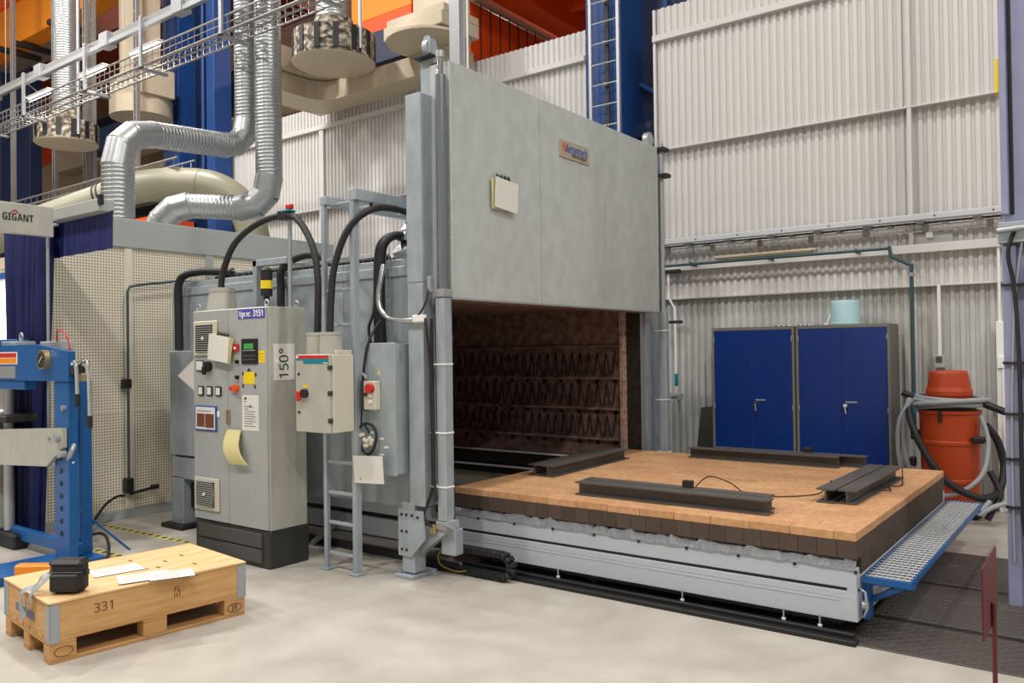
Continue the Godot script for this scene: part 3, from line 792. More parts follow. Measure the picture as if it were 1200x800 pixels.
func furnace_posts() -> void:
	var p := thing("door_post", "grey steel post carrying the lift door on the near side of the furnace", "post", V(-4.4, 0, -4.68))
	put(G.new().box(V(-4.445, 0.56, -4.76), V(-4.285, 2.28, -4.6), 0.004), "shaft", M.galv, p)
	put(G.new().box(V(-4.45, 2.283, -4.77), V(-4.29, 3.745, -4.6), 0.004), "shaft_cover", M.galv, p)
	put(G.new().box(V(-4.44, 0.6, -4.86), V(-4.29, 4.06, -4.77), 0.004), "inner_channel", M.galv, p)
	put(G.new().box(V(-4.3, 0.5, -4.8), V(-4.21, 4.0, -4.74)), "guide_slot", M.black, p)
	put(G.new().box(V(-4.525, 0.04, -4.72), V(-4.395, 0.58, -4.59), 0.004), "lower_leg", M.galv, p)
	var bp := put(G.new().box(V(-4.57, 0, -4.83), V(-4.38, 0.03, -4.55), 0.004), "base_plate", M.galv, p)
	put(G.new().cyl(V(-4.54, 0.04, -4.58), Vector3.UP, 0.014, 0.03, 6), "anchor_bolt", M.galv_clean, bp)
	put(G.new().prism([Vector2(-4.55, 0.53), Vector2(-4.29, 0.53), Vector2(-4.27, 0.32), Vector2(-4.41, 0.17), Vector2(-4.55, 0.17)], -4.588, -4.575), "gusset_plate", M.galv, p)
	for q in [[-4.51, 0.49], [-4.46, 0.49], [-4.40, 0.49], [-4.34, 0.48], [-4.51, 0.36], [-4.46, 0.36], [-4.51, 0.22], [-4.46, 0.22]]:
		put(G.new().cyl(V(q[0], q[1], -4.573), Vector3.BACK, 0.011, 0.012, 6), "bolt", M.dark_steel, p)
	put(G.new().prism([Vector2(-4.4, 0.16), Vector2(-4.36, 0.2), Vector2(-4.05, 0.42), Vector2(-4.05, 0.47), Vector2(-4.1, 0.47), Vector2(-4.41, 0.25)], -4.72, -4.64), "knee_bracket", M.galv, p)
	# pulley on top
	put(G.new().box(V(-4.46, 4.06, -4.86), V(-4.28, 4.075, -4.7)), "top_plate", M.dark_steel, p)
	put(G.new().cyl(V(-4.36, 4.15, -4.8), V(1, 0, 0), 0.075, 0.05, 20), "pulley", M.galv, p)
	put(G.new().prism([Vector2(-4.39, 4.07), Vector2(-4.31, 4.07), Vector2(-4.31, 4.2), Vector2(-4.33, 4.235), Vector2(-4.37, 4.235), Vector2(-4.39, 4.2)], -4.76, -4.745), "pulley_cheek", M.galv, p)
	put(G.new().rod(V(-4.28, 4.22, -4.78), V(-4.15, 3.98, -4.67), 0.007, 6), "lift_cable", M.black, p)
	var c := thing("lift_cylinder", "tall chrome lift cylinder over a square guide tube at the near edge of the door", "cylinder", V(-4.145, 0.4, -4.675))
	put(G.new().rod(V(-4.145, 2.19, -4.675), V(-4.145, 3.86, -4.675), 0.042, 20), "barrel", M.cyl_steel, c)
	put(G.new().rod(V(-4.145, 3.86, -4.675), V(-4.145, 4.0, -4.675), 0.026, 16), "piston_rod", M.chrome, c)
	put(G.new().cyl(V(-4.145, 4.02, -4.675), Vector3.UP, 0.035, 0.05, 12), "rod_eye", M.galv_clean, c)
	put(G.new().box(V(-4.2, 2.16, -4.73), V(-4.09, 2.22, -4.62), 0.006), "end_cap", M.galv_clean, c)
	put(G.new().box(V(-4.19, 0.46, -4.722), V(-4.1, 2.16, -4.632), 0.008), "guide_tube", M.galv, c)
	put(G.new().box(V(-4.2, 0.4, -4.73), V(-4.09, 0.46, -4.62), 0.006), "end_cap", M.galv_clean, c)
	for y in [1.65, 1.13, 0.72]:
		put(G.new().box(V(-4.25, y - 0.006, -4.728), V(-4.094, y + 0.006, -4.624), 0.002), "cable_tie", M.white, c)
	put(G.new().box(V(-4.2, 0.2, -4.78), V(-4.06, 0.4, -4.68), 0.006), "foot_block", M.galv, c)
	var vb := put(G.new().box(V(-4.26, 0.36, -4.7), V(-4.2, 0.43, -4.61), 0.006), "valve", M.brass, c)
	put(G.new().cyl(V(-4.05, 0.43, -4.62), V(1, 0, 0.3).normalized(), 0.018, 0.12, 10), "valve_stub", M.galv_clean, vb)
	put(G.new().tube(crv([V(-4.215, 2.0, -4.62), V(-4.21, 1.6, -4.615), V(-4.2, 1.1, -4.61), V(-4.2, 0.8, -4.61), V(-4.18, 0.62, -4.61)], 6), 0.012, 6), "hose", M.rubber, c)
	put(G.new().tube(crv([V(-4.225, 2.0, -4.63), V(-4.23, 1.6, -4.62), V(-4.225, 1.0, -4.62), V(-4.24, 0.7, -4.63), V(-4.3, 0.5, -4.6), V(-4.22, 0.42, -4.6)], 6), 0.01, 6), "hose", M.rubber, c)
	p = thing("door_post", "grey steel post and guide on the far side of the furnace opening", "post", V(-4.25, 0, -8.45))
	put(G.new().box(V(-4.46, 0, -8.62), V(-4.3, 3.9, -8.38), 0.004), "shaft", M.galv, p)
	put(G.new().box(V(-4.32, 0.3, -8.37), V(-4.27, 3.9, -8.22), 0.004), "inner_channel", M.galv, p)
	for k in 5:
		put(G.new().box(V(-4.275, 0.75 + k * 0.33, -8.32), V(-4.26, 0.81 + k * 0.33, -8.29), 0.004), "channel_lug", M.galv_clean, p)
	put(G.new().box(V(-4.16, 0.4, -8.39), V(-4.07, 2.16, -8.3), 0.008), "guide_tube", M.galv, p)
	for y in [1.95, 1.18, 0.6]:
		put(G.new().box(V(-4.2, y - 0.006, -8.4), V(-4.064, y + 0.006, -8.295), 0.002), "cable_tie", M.white, p)
	put(G.new().rod(V(-4.13, 2.16, -8.36), V(-4.13, 4.05, -8.36), 0.035, 14), "barrel", M.galv_clean, p)
	put(G.new().cyl(V(-4.2, 4.08, -8.2), V(1, 0, 0), 0.08, 0.06, 16), "pulley", M.galv_clean, p)
	put(G.new().box(V(-4.3, 3.96, -8.42), V(-4.05, 4.0, -8.28), 0.004), "top_plate", M.dark_steel, p)
	put(G.new().box(V(-4.12, 3.66, -8.4), V(-4.02, 3.7, -8.28), 0.004), "limit_switch", M.dark_steel, p)
	var cl := thing("cable_pole", "bright galvanized cable duct rising behind the top of the furnace door", "duct", V(-4.5, 2.5, -5.3))
	put(G.new().box(V(-4.57, 2.5, -5.36), V(-4.46, 7.5, -5.27), 0.006), "duct", M.galv_clean, cl)
	put(G.new().box(V(-4.455, 2.5, -5.37), V(-4.435, 7.5, -5.36), 0.003), "side_strip", M.white, cl)

func bogie() -> void:
	var b := thing("furnace_bogie", "steel furnace bogie with a tan firebrick deck rolled out of the furnace", "bogie", V(-2.85, 0, -6.58))
	var x0 := -4.42; var x1 := -1.285; var z0 := -8.06; var z1 := -5.1
	# brick deck, laid in rows along the track
	var nx := 12; var nz := 24
	var w := (x1 - x0) / nx; var dz := (z1 - z0) / nz
	var bm := G.new().box(V(-w / 2 + 0.0012, 0, -dz / 2 + 0.0012), V(w / 2 - 0.0012, 0.052, dz / 2 - 0.0012), 0.0025).mesh()
	var hm := G.new().box(V(-w / 4 + 0.0012, 0, -dz / 2 + 0.0012), V(w / 4 - 0.0012, 0.052, dz / 2 - 0.0012), 0.0025).mesh()
	for j in nz:
		for i in nx + (1 if j % 2 else 0):
			var x := x0 + w * (i + 0.5)
			var half := false
			if j % 2:
				x -= w / 2
				if i == 0: x += w / 4; half = true
				elif i == nx: x -= w / 4; half = true
			piece(hm if half else bm, "fire_brick", M["fire_brick_%d" % rng.randi_range(0, 3)], b, V(x, 0.585 + rng.randf_range(-0.001, 0.001), z0 + dz * (j + 0.5)))
	# dark insulating blocks below the deck
	var db := G.new().box(V(-0.0572, 0, -0.055), V(0.0572, 0.105, 0.055), 0.0015).mesh()
	for i in 27:
		piece(db, "insulating_brick", M["dark_brick_%d" % rng.randi_range(0, 2)], b, V(x0 + 0.058 + i * 0.1162, 0.479, z1 - 0.058))
	for i in 24:
		piece(db, "insulating_brick", M["dark_brick_%d" % rng.randi_range(0, 2)], b, V(x1 - 0.058, 0.479, z1 - 0.172 - i * 0.1195), Basis(Vector3.UP, PI / 2))
		piece(db, "insulating_brick", M["dark_brick_%d" % rng.randi_range(0, 2)], b, V(x1 - 0.058, 0.373, z1 - 0.172 - i * 0.1195), Basis(Vector3.UP, PI / 2))
	put(G.new().box(V(x0, 0.38, z0 + 0.05), V(x1 - 0.13, 0.583, z1 - 0.13)), "core", M.lining_dark, b)
	# crumpled wool strip along the top of the steel side
	var wl := G.new()
	var px := x0
	var prev := [V(x0, 0.49, z1 - 0.01), V(x0, 0.42, z1 + 0.012)]
	while px < x1 - 0.01:
		px += rng.randf_range(0.012, 0.06)
		px = minf(px, x1)
		var cur := [V(px, 0.478 + rng.randf_range(-0.026, 0.012), z1 - 0.012 + rng.randf_range(-0.006, 0.012)), V(px, 0.418 + rng.randf_range(-0.004, 0.004), z1 + 0.008 + rng.randf_range(0, 0.012))]
		wl.quad(prev[1], cur[1], cur[0], prev[0])
		wl.quad(prev[0], cur[0], V(cur[0].x, 0.47, z1 - 0.03), V(prev[0].x, 0.47, z1 - 0.03))
		wl.quad(V(prev[1].x, 0.42, z1), V(cur[1].x, 0.42, z1), cur[1], prev[1])
		prev = cur
	put(wl, "wool_edge", M.wool, b, "crumpled silver wool edge")
	# steel side with its stripe and ribs
	put(G.new().box(V(x0, 0.305, z1 - 0.06), V(x1, 0.425, z1), 0.004), "side_plate", M.bogie_steel, b)
	put(G.new().box(V(x0, 0.285, z1 - 0.06), V(x1, 0.305, z1 - 0.012)), "side_groove", M.black, b)
	put(G.new().box(V(x0, 0.107, z1 - 0.06), V(x1, 0.285, z1), 0.004), "side_plate", M.bogie_steel, b)
	put(G.new().box(V(x0, 0.222, z1), V(x1 - 0.1, 0.228, z1 + 0.004), 0.001), "side_rib", M.bogie_steel, b)
	put(G.new().box(V(x0, 0.245, z1), V(x1 - 0.05, 0.249, z1 + 0.003), 0.001), "side_rib", M.bogie_steel, b)
	put(G.new().box(V(x1 - 0.06, 0.107, z0), V(x1, 0.37, z1), 0.004), "end_plate", M.bogie_steel, b)
	put(G.new().box(V(x0, 0.107, z0), V(x0 + 0.06, 0.47, z1), 0.004), "end_plate", M.bogie_steel, b)
	put(G.new().box(V(x0, 0.107, z0), V(x1, 0.47, z0 + 0.05), 0.004), "side_plate", M.bogie_steel, b)
	for k in 9:
		put(G.new().cyl(V(x0 + 0.25 + k * 0.36, 0.405, z1 + 0.004), Vector3.BACK, 0.01, 0.014, 8), "bolt", M.dark_steel, b)
	# undercarriage: chassis, wheels
	put(G.new().box(V(x0 + 0.1, 0.07, -5.32), V(x1 - 0.1, 0.115, -5.15)), "chassis_beam", M.black, b)
	put(G.new().box(V(x0 + 0.1, 0.07, -7.95), V(x1 - 0.1, 0.115, -7.75)), "chassis_beam", M.black, b)
	for x in [-4.1, -3.2, -2.3, -1.5]:
		for z in [-5.28, -7.85]:
			put(G.new().cyl(V(x, 0.06, z), V(0, 0, 1), 0.055, 0.06, 20), "wheel", M.dark_steel, b)
	for x in [-3.4, -2.4, -1.72, -1.5]:
		var s := put(G.new().rod(V(x, 0.12, z1 + 0.015), V(x, 0.05, z1 + 0.015), 0.006, 6), "limit_pin", M.galv_clean, b)
		put(G.new().cyl(V(x, 0.05, z1 + 0.015), Vector3.UP, 0.013, 0.03, 8), "pin_head", M.white, s)
	put(G.new().cyl(V(x1 + 0.03, 0.2, z1 - 0.06), V(1, 0, 0), 0.03, 0.03, 12), "coupling", M.galv_clean, b)
	put(G.new().tube([V(x1 + 0.005, 0.3, z1 - 0.04), V(x1 + 0.04, 0.29, z1 - 0.02), V(x1 + 0.05, 0.2, z1 - 0.02), V(x1 + 0.03, 0.14, z1 - 0.03), V(x1 + 0.005, 0.14, z1 - 0.05)], 0.008, 6), "hook", M.galv_clean, b)
	# rails it runs on
	var r := thing("bogie_rail", "black low rail and chain channel on the floor along the near side of the bogie", "rail", V(-2.6, 0, -5.03))
	put(G.new().box(V(-4.3, 0, -5.06), V(-1.27, 0.03, -4.98), 0.004), "channel", M.black, r)
	put(G.new().box(V(-4.3, 0.03, -5.08), V(-1.29, 0.055, -5.04), 0.004), "rail_head", M.black, r)
	# energy chain looping on the floor beside the bogie
	var ch := thing("energy_chain", "black plastic energy chain looped on the floor in front of the bogie", "energy chain", V(-4.0, 0, -4.92))
	var path := []
	for k in 22: path.append(V(-4.75 + k * 0.043, 0.03, -4.92))
	for k in 7:
		var a := -PI / 2 + PI * k / 6.0
		path.append(V(-3.79 + 0.085 * cos(a), 0.115 + 0.085 * sin(a), -4.92))
	for k in 16: path.append(V(-3.83 - k * 0.043, 0.2, -4.92))
	for i in path.size() - 1:
		var a: Vector3 = path[i]; var c: Vector3 = path[i + 1]
		put(G.new().bar(a, a.lerp(c, 0.93), 0.085, 0.045, 0.006), "chain_link", M.black, ch)
	put(G.new().tube(crv([V(-4.3, 0.2, -4.86), V(-4.38, 0.14, -4.85), V(-4.36, 0.06, -4.85), V(-4.2, 0.03, -4.85), V(-4.1, 0.05, -4.85)], 6), 0.006, 6), "cable", M.hose_yellow, ch)
	# steel beams on the deck
	var prof := [Vector2(-0.063, 0), Vector2(0.063, 0), Vector2(0.063, 0.01), Vector2(0.005, 0.012), Vector2(0.005, 0.088), Vector2(0.063, 0.09), Vector2(0.063, 0.1), Vector2(-0.063, 0.1), Vector2(-0.063, 0.09), Vector2(-0.005, 0.088), Vector2(-0.005, 0.012), Vector2(-0.063, 0.01)]
	var beams := [[-4.07, -6.63, 0.03, 1.45, "dark steel beam near the furnace mouth, right one of the pair lying across the deck"],
		[-4.22, -6.64, 0.03, 1.45, "dark steel beam nearest the furnace mouth, left one of the pair lying across the deck"],
		[-2.63, -5.36, PI / 2, 1.49, "dark steel beam lying along the near edge of the brick deck, front of its pair"],
		[-2.66, -5.505, PI / 2, 1.46, "dark steel beam along the near edge of the deck, behind the front one, with a small block on top"],
		[-1.56, -6.71, -0.01, 1.45, "dark steel beam at the outer end of the deck, right one of its pair"],
		[-1.70, -6.69, -0.01, 1.45, "dark steel beam at the outer end of the deck, left one of its pair"],
		[-2.83, -7.79, PI / 2, 1.46, "dark steel beam along the far edge of the deck before the blue cupboards, front of its pair"],
		[-2.63, -7.935, PI / 2, 1.46, "dark steel beam along the far edge of the deck, rearmost of all"]]
	for q in beams:
		var m := G.new().prism(prof, -q[3] / 2.0, q[3] / 2.0).mesh()
		var o := MeshInstance3D.new()
		o.name = numbered("steel_beam")
		o.mesh = m
		o.material_override = M.beam_steel
		o.position = V(q[0], 0.6385, q[1]); o.rotation.y = q[2]
		add_child(o)
		tag(o, q[4], "beam", "steel beams lying on the bogie deck")
	single(G.new().box(V(-2.575, 0.7385, -5.53), V(-2.505, 0.79, -5.48), 0.002), "steel_block", M.dark_steel, "small dark steel block on the beams at the near edge of the deck", "block", "small blocks on the beams")
	single(G.new().box(V(-2.46, 0.7385, -7.98), V(-2.39, 0.785, -7.92), 0.002), "steel_block", M.dark_steel, "small dark steel block on the rearmost beam before the cupboards", "block", "small blocks on the beams")
	var w1 := crv([V(-2.5, 0.745, -5.55), V(-2.46, 0.8, -5.7), V(-2.36, 0.74, -5.85), V(-2.25, 0.645, -5.95), V(-2.0, 0.645, -6.05), V(-1.84, 0.65, -6.25), V(-1.8, 0.7, -6.3), V(-1.76, 0.747, -6.33)], 6)
	single(G.new().tube(w1, 0.0045, 6), "sensor_wire", M.black, "thin black wire arching from the front beams to the right pair", "wire")
	var w2 := crv([V(-1.47, 0.747, -7.3), V(-1.45, 0.66, -7.2), V(-1.42, 0.645, -7.0), V(-1.48, 0.65, -6.85), V(-1.43, 0.65, -6.7), V(-1.46, 0.66, -6.6)], 6)
	single(G.new().tube(w2, 0.0045, 6), "sensor_wire", M.black, "thin black wire crumpled beside the right pair of beams", "wire")
	# grating step at the outer end
	var gr := thing("grating_step", "galvanized grating step on a blue frame at the outer end of the bogie", "step", V(-1.13, 0.12, -6.65))
	var gx0 := -1.272; var gx1 := -1.0; var gz0 := -8.12; var gz1 := -5.17
	put(G.new().box(V(gx0, 0.335, gz1), V(gx1, 0.375, gz1 + 0.012), 0.002), "frame_edge", M.press_blue, gr)
	put(G.new().box(V(gx1 - 0.012, 0.335, gz0), V(gx1, 0.375, gz1), 0.002), "frame_edge", M.press_blue, gr)
	put(G.new().box(V(gx0, 0.335, gz0), V(gx1, 0.375, gz0 + 0.012), 0.002), "frame_edge", M.press_blue, gr)
	put(G.new().box(V(gx0, 0.335, gz0), V(gx0 + 0.008, 0.375, gz1), 0.002), "frame_edge", M.press_blue, gr)
	var bb := G.new().rod(V(gx0 + 0.008, 0, 0), V(gx1 - 0.012, 0, 0), 0.0045, 6).mesh()
	for k in 44:
		piece(bb, "cross_rod", M.trunk_steel, gr, V(0, 0.37, gz1 - 0.04 - k * 0.0662))
	for k in 8:
		put(G.new().box(V(gx0 + 0.032 + k * 0.0305 - 0.002, 0.346, gz0 + 0.012), V(gx0 + 0.032 + k * 0.0305 + 0.002, 0.373, gz1)), "bearing_bar", M.trunk_steel, gr)
	for z in [-5.26, -8.0]:
		put(G.new().bar(V(-1.27, 0.2, z), V(-1.02, 0.34, z), 0.035, 0.035, 0.003), "strut", M.press_blue, gr)
		put(G.new().box(V(-1.285, 0.1, z - 0.05), V(-1.245, 0.34, z + 0.05), 0.003), "bracket", M.press_blue, gr)
		put(G.new().box(V(-1.285, 0.31, z - 0.03), V(-1.0, 0.338, z + 0.03), 0.003), "arm", M.press_blue, gr)

func booth() -> void:
	var b := thing("welding_booth", "cream perforated booth wall with a grey fascia, left behind the furnace", "booth", V(-8.7, 0, -5))
	for q in [[-3.66, -4.57], [-4.64, -5.54], [-5.62, -7.4]]:
		put(G.new().box(V(-8.7, 0.1, q[1]), V(-8.63, 2.92, q[0])), "perforated_panel", M.pegboard, b)
	for q in [-3.64, -4.605, -5.58, -7.4]:
		put(G.new().box(V(-8.71, 0.1, q - 0.04), V(-8.615, 2.93, q + 0.04), 0.004), "pillar", M.cream, b)
	for y in [1.15]:
		put(G.new().box(V(-8.64, y - 0.006, -7.4), V(-8.626, y + 0.006, -3.6), 0.002), "joint_strip", M.cream, b)
	put(G.new().box(V(-8.72, 0, -7.45), V(-8.62, 0.1, -3.6), 0.004), "base_rail", M.cab_grey, b)
	put(G.new().box(V(-8.78, 2.92, -7.5), V(-8.6, 2.955, -3.68), 0.004), "fascia_lip", M.cab_grey, b)
	put(G.new().box(V(-8.74, 2.955, -7.5), V(-8.63, 3.235, -3.68), 0.004), "fascia", M.cab_grey, b)
	put(G.new().box(V(-12.5, 3.2, -7.5), V(-8.74, 3.235, -5.0)), "booth_roof", M.cab_grey, b)
	put(G.new().box(V(-12.5, 0, -7.5), V(-8.74, 3.2, -7.4)), "end_panel", M.pegboard, b)
	put(G.new().box(V(-8.68, 2.55, -5.63), V(-8.605, 2.94, -5.53), 0.004), "post_cover", M.cab_grey, b)
	put(G.new().cyl(V(-8.62, 0.62, -3.85), V(1, 0, 0), 0.016, 0.02, 10), "plug", M.black, b)
	# rail with curtain and valance
	var r := thing("curtain_rail", "pale grey boxed curtain rail jutting out from the booth wall", "rail", V(-8, 3.0, -3.6))
	put(G.new().box(V(-8.57, 3.0, -3.64), V(-7.04, 3.11, -3.5), 0.006), "beam", M.cab_grey, r)
	put(G.new().box(V(-7.045, 3.05, -3.53), V(-7.0, 3.14, -3.49), 0.006), "end_cap", M.black, r)
	put(G.new().rod(V(-7.74, 0.9, -3.39), V(-7.74, 2.99, -3.39), 0.015, 8), "drop_rod", M.galv_clean, r)
	put(G.new().rod(V(-7.74, 2.92, -3.39), V(-7.62, 2.93, -3.42), 0.014, 8), "rod_arm", M.galv_clean, r)
	var v := G.new()
	for k in 40:
		var x := -8.2 + k * 0.0302
		var a := 0.006 * sin(k * 0.7) + 0.004 * sin(k * 1.9)
		var c := 0.006 * sin((k + 1) * 0.7) + 0.004 * sin((k + 1) * 1.9)
		v.quad(V(x, 2.68, -3.6 + a * 1.6), V(x + 0.0302, 2.68, -3.6 + c * 1.6), V(x + 0.0302, 3.01, -3.6), V(x, 3.01, -3.6))
		v.quad(V(x + 0.0302, 2.68, -3.603 + c * 1.6), V(x, 2.68, -3.603 + a * 1.6), V(x, 3.01, -3.603), V(x + 0.0302, 3.01, -3.603))
	single(v, "curtain_valance", M.curtain_blue, "blue vinyl valance hanging below the pale curtain rail", "curtain")
	var cu := G.new()
	var n := 90
	var rows := 6
	var pt := func(i: int, j: int) -> Vector3:
		var s := float(i) / n
		var h := float(j) / rows
		var wd := lerpf(0.42, 0.84, h)
		var ang := s * TAU * 6.0
		return V(lerpf(-8.58, -8.77, h) + s * wd, 2.98 * h + 0.02, -3.49 + 0.05 * sin(ang) + 0.02 * sin(ang * 0.43 + 1.0) + 0.02 * (1 - h))
	for i in n:
		for j in rows:
			var a: Vector3 = pt.call(i, j); var b2: Vector3 = pt.call(i + 1, j); var c2: Vector3 = pt.call(i + 1, j + 1); var d2: Vector3 = pt.call(i, j + 1)
			cu.quad(a, b2, c2, d2)
			var o := V(0, 0, -0.003)
			cu.quad(b2 + o, a + o, d2 + o, c2 + o)
	single(cu, "welding_curtain", M.curtain_blue, "long blue vinyl welding curtain gathered in folds behind the press", "curtain")
	# the sign
	var s := thing("booth_sign", "pale grey sign board reading GIGANT beside the curtain rail", "sign", V(-7.7, 2.82, -3.15))
	put(G.new().box(V(-7.66, 2.81, -3.38), V(-7.6, 3.075, -2.4), 0.004), "board", M.cab_side, s)
	var ry := Basis(Vector3.UP, PI / 2)
	text("GIGANT", 0.085, "lettering", M.ink, s, V(-7.598, 2.95, -3.085), ry, true, 0.78)
	var ac := G.new()
	ac.tube(crv([V(-7.597, 2.985, -3.03), V(-7.597, 3.01, -3.06), V(-7.597, 2.99, -3.09)], 5), 0.005, 6)
	put(ac, "red_swoosh", M.red, s)
	# white lit partition and grey machine at the far left
	var wp := thing("white_partition", "bright white partition panel with a blue stripe at the left edge", "partition", V(-11.5, 0, -4.6))
	put(G.new().box(V(-13.5, 0, -4.7), V(-10.6, 2.9, -4.6), 0.004), "panel", M.bright_panel, wp)
	put(G.new().box(V(-13.5, 2.78, -4.6), V(-10.6, 2.86, -4.585)), "stripe", M.frame_blue, wp)
	put(G.new().box(V(-13.5, 2.9, -4.75), V(-10.6, 3.05, -4.55), 0.004), "head_rail", M.beige_duct, wp)
	var tl := thing("tube_lamp", "white tube lamp over the white partition at the left edge", "lamp", V(-11.8, 2.75, -4.3))
	put(G.new().box(V(-12.5, 2.78, -4.12), V(-11.2, 2.83, -4.0), 0.006), "housing", M.white, tl)
	put(G.new().rod(V(-12.4, 2.755, -4.06), V(-11.25, 2.755, -4.06), 0.018, 12), "lamp_tube", M.lamp_glow, tl)
	var al := AreaLight3D.new()
	al.name = "tube_light"
	al.area_size = Vector2(1.2, 0.05)
	al.light_energy = 6.0
	al.light_color = Color(1, 0.97, 0.93)
	al.shadow_enabled = true
	al.rotation = V(-PI / 2, 0, 0)
	al.position = V(-0.05, -0.02, 0.24)
	tl.add_child(al)
	var mc := thing("grey_machine", "light grey upright machine cabinet on a black base behind the blue press", "machine", V(-8.8, 0, -3.29))
	put(G.new().box(V(-9.2, 0.14, -3.35), V(-8.42, 1.2, -3.22), 0.02), "body", M.cab_side, mc)
	put(G.new().rod(V(-8.32, 0.15, -3.29), V(-8.32, 1.6, -3.29), 0.045, 12), "column", M.galv_clean, mc)
	put(G.new().box(V(-9.2, 0, -3.36), V(-8.06, 0.14, -3.22), 0.02), "base", M.black, mc)
	# compressed air pipe on the booth wall, its hose lying on the floor
	var p := thing("air_pipe", "thin black compressed air pipe on the perforated wall", "pipe", V(-8.58, 0.2, -4.7))
	put(G.new().tube([V(-8.55, 0.3, -4.555), V(-8.55, 2.44, -4.555), V(-8.55, 2.49, -4.58), V(-8.55, 2.52, -4.7), V(-8.55, 2.58, -5.12), V(-8.55, 2.6, -5.5)], 0.014, 8), "pipe_run", M.pipe_teal, p)
	put(G.new().box(V(-8.62, 0.28, -4.6), V(-8.52, 0.44, -4.52), 0.01), "regulator", M.black, p)
	put(G.new().box(V(-8.62, 1.4, -4.59), V(-8.53, 1.5, -4.51), 0.01), "clip", M.black, p)
	put(G.new().rod(V(-8.54, 0.27, -4.56), V(-8.54, 0.31, -4.86), 0.016, 8), "branch", M.black, p)
	put(G.new().cyl(V(-8.54, 0.31, -4.84), V(0, 0, 1), 0.028, 0.08, 10), "coupling", M.dark_steel, p)
	var h := crv([V(-8.55, 0.26, -4.5), V(-8.5, 0.27, -4.4), V(-8.35, 0.23, -4.2), V(-8.1, 0.12, -3.95), V(-7.85, 0.04, -3.72), V(-7.62, 0.02, -3.58), V(-7.66, 0.03, -3.52), V(-7.85, 0.035, -3.72), V(-7.86, 0.06, -3.86), V(-7.52, 0.1, -3.78), V(-7.1, 0.07, -3.6), V(-6.92, 0.03, -3.46), V(-7.1, 0.02, -3.3), V(-7.0, 0.02, -3.05)], 8)
	single(G.new().tube(h, 0.014, 8), "air_hose", M.rubber, "black air hose looping across the floor between booth and press", "hose")

func grille(parent: Node3D, x0: float, x1: float, y0: float, y1: float, z: float) -> void:
	var g := put(G.new().box(V(x0, y0, z), V(x1, y1, z + 0.018), 0.006), "vent_grille", M.box_beige, parent, "cream filter grille with dark slots")
	put(G.new().box(V(x0 + 0.035, y0 + 0.03, z + 0.01), V(x1 - 0.06, y1 - 0.03, z + 0.021)), "grille_recess", M.plinth, g)
	var n := 13
	for k in n:
		var y := y0 + 0.036 + (y1 - y0 - 0.07) * k / (n - 1.0)
		var bow := 0.022 * pow((k - 6.0) / 6.0, 2)
		put(G.new().box(V(x0 + 0.03 + bow, y - 0.003, z + 0.018), V(x1 - 0.055 - bow, y + 0.003, z + 0.032), 0.001), "slat", M.cab_side, g)
	put(G.new().cyl(V((x0 + x1) / 2 - 0.01, (y0 + y1) / 2, z + 0.035), Vector3.BACK, 0.014, 0.008, 12), "badge", M.white, g)

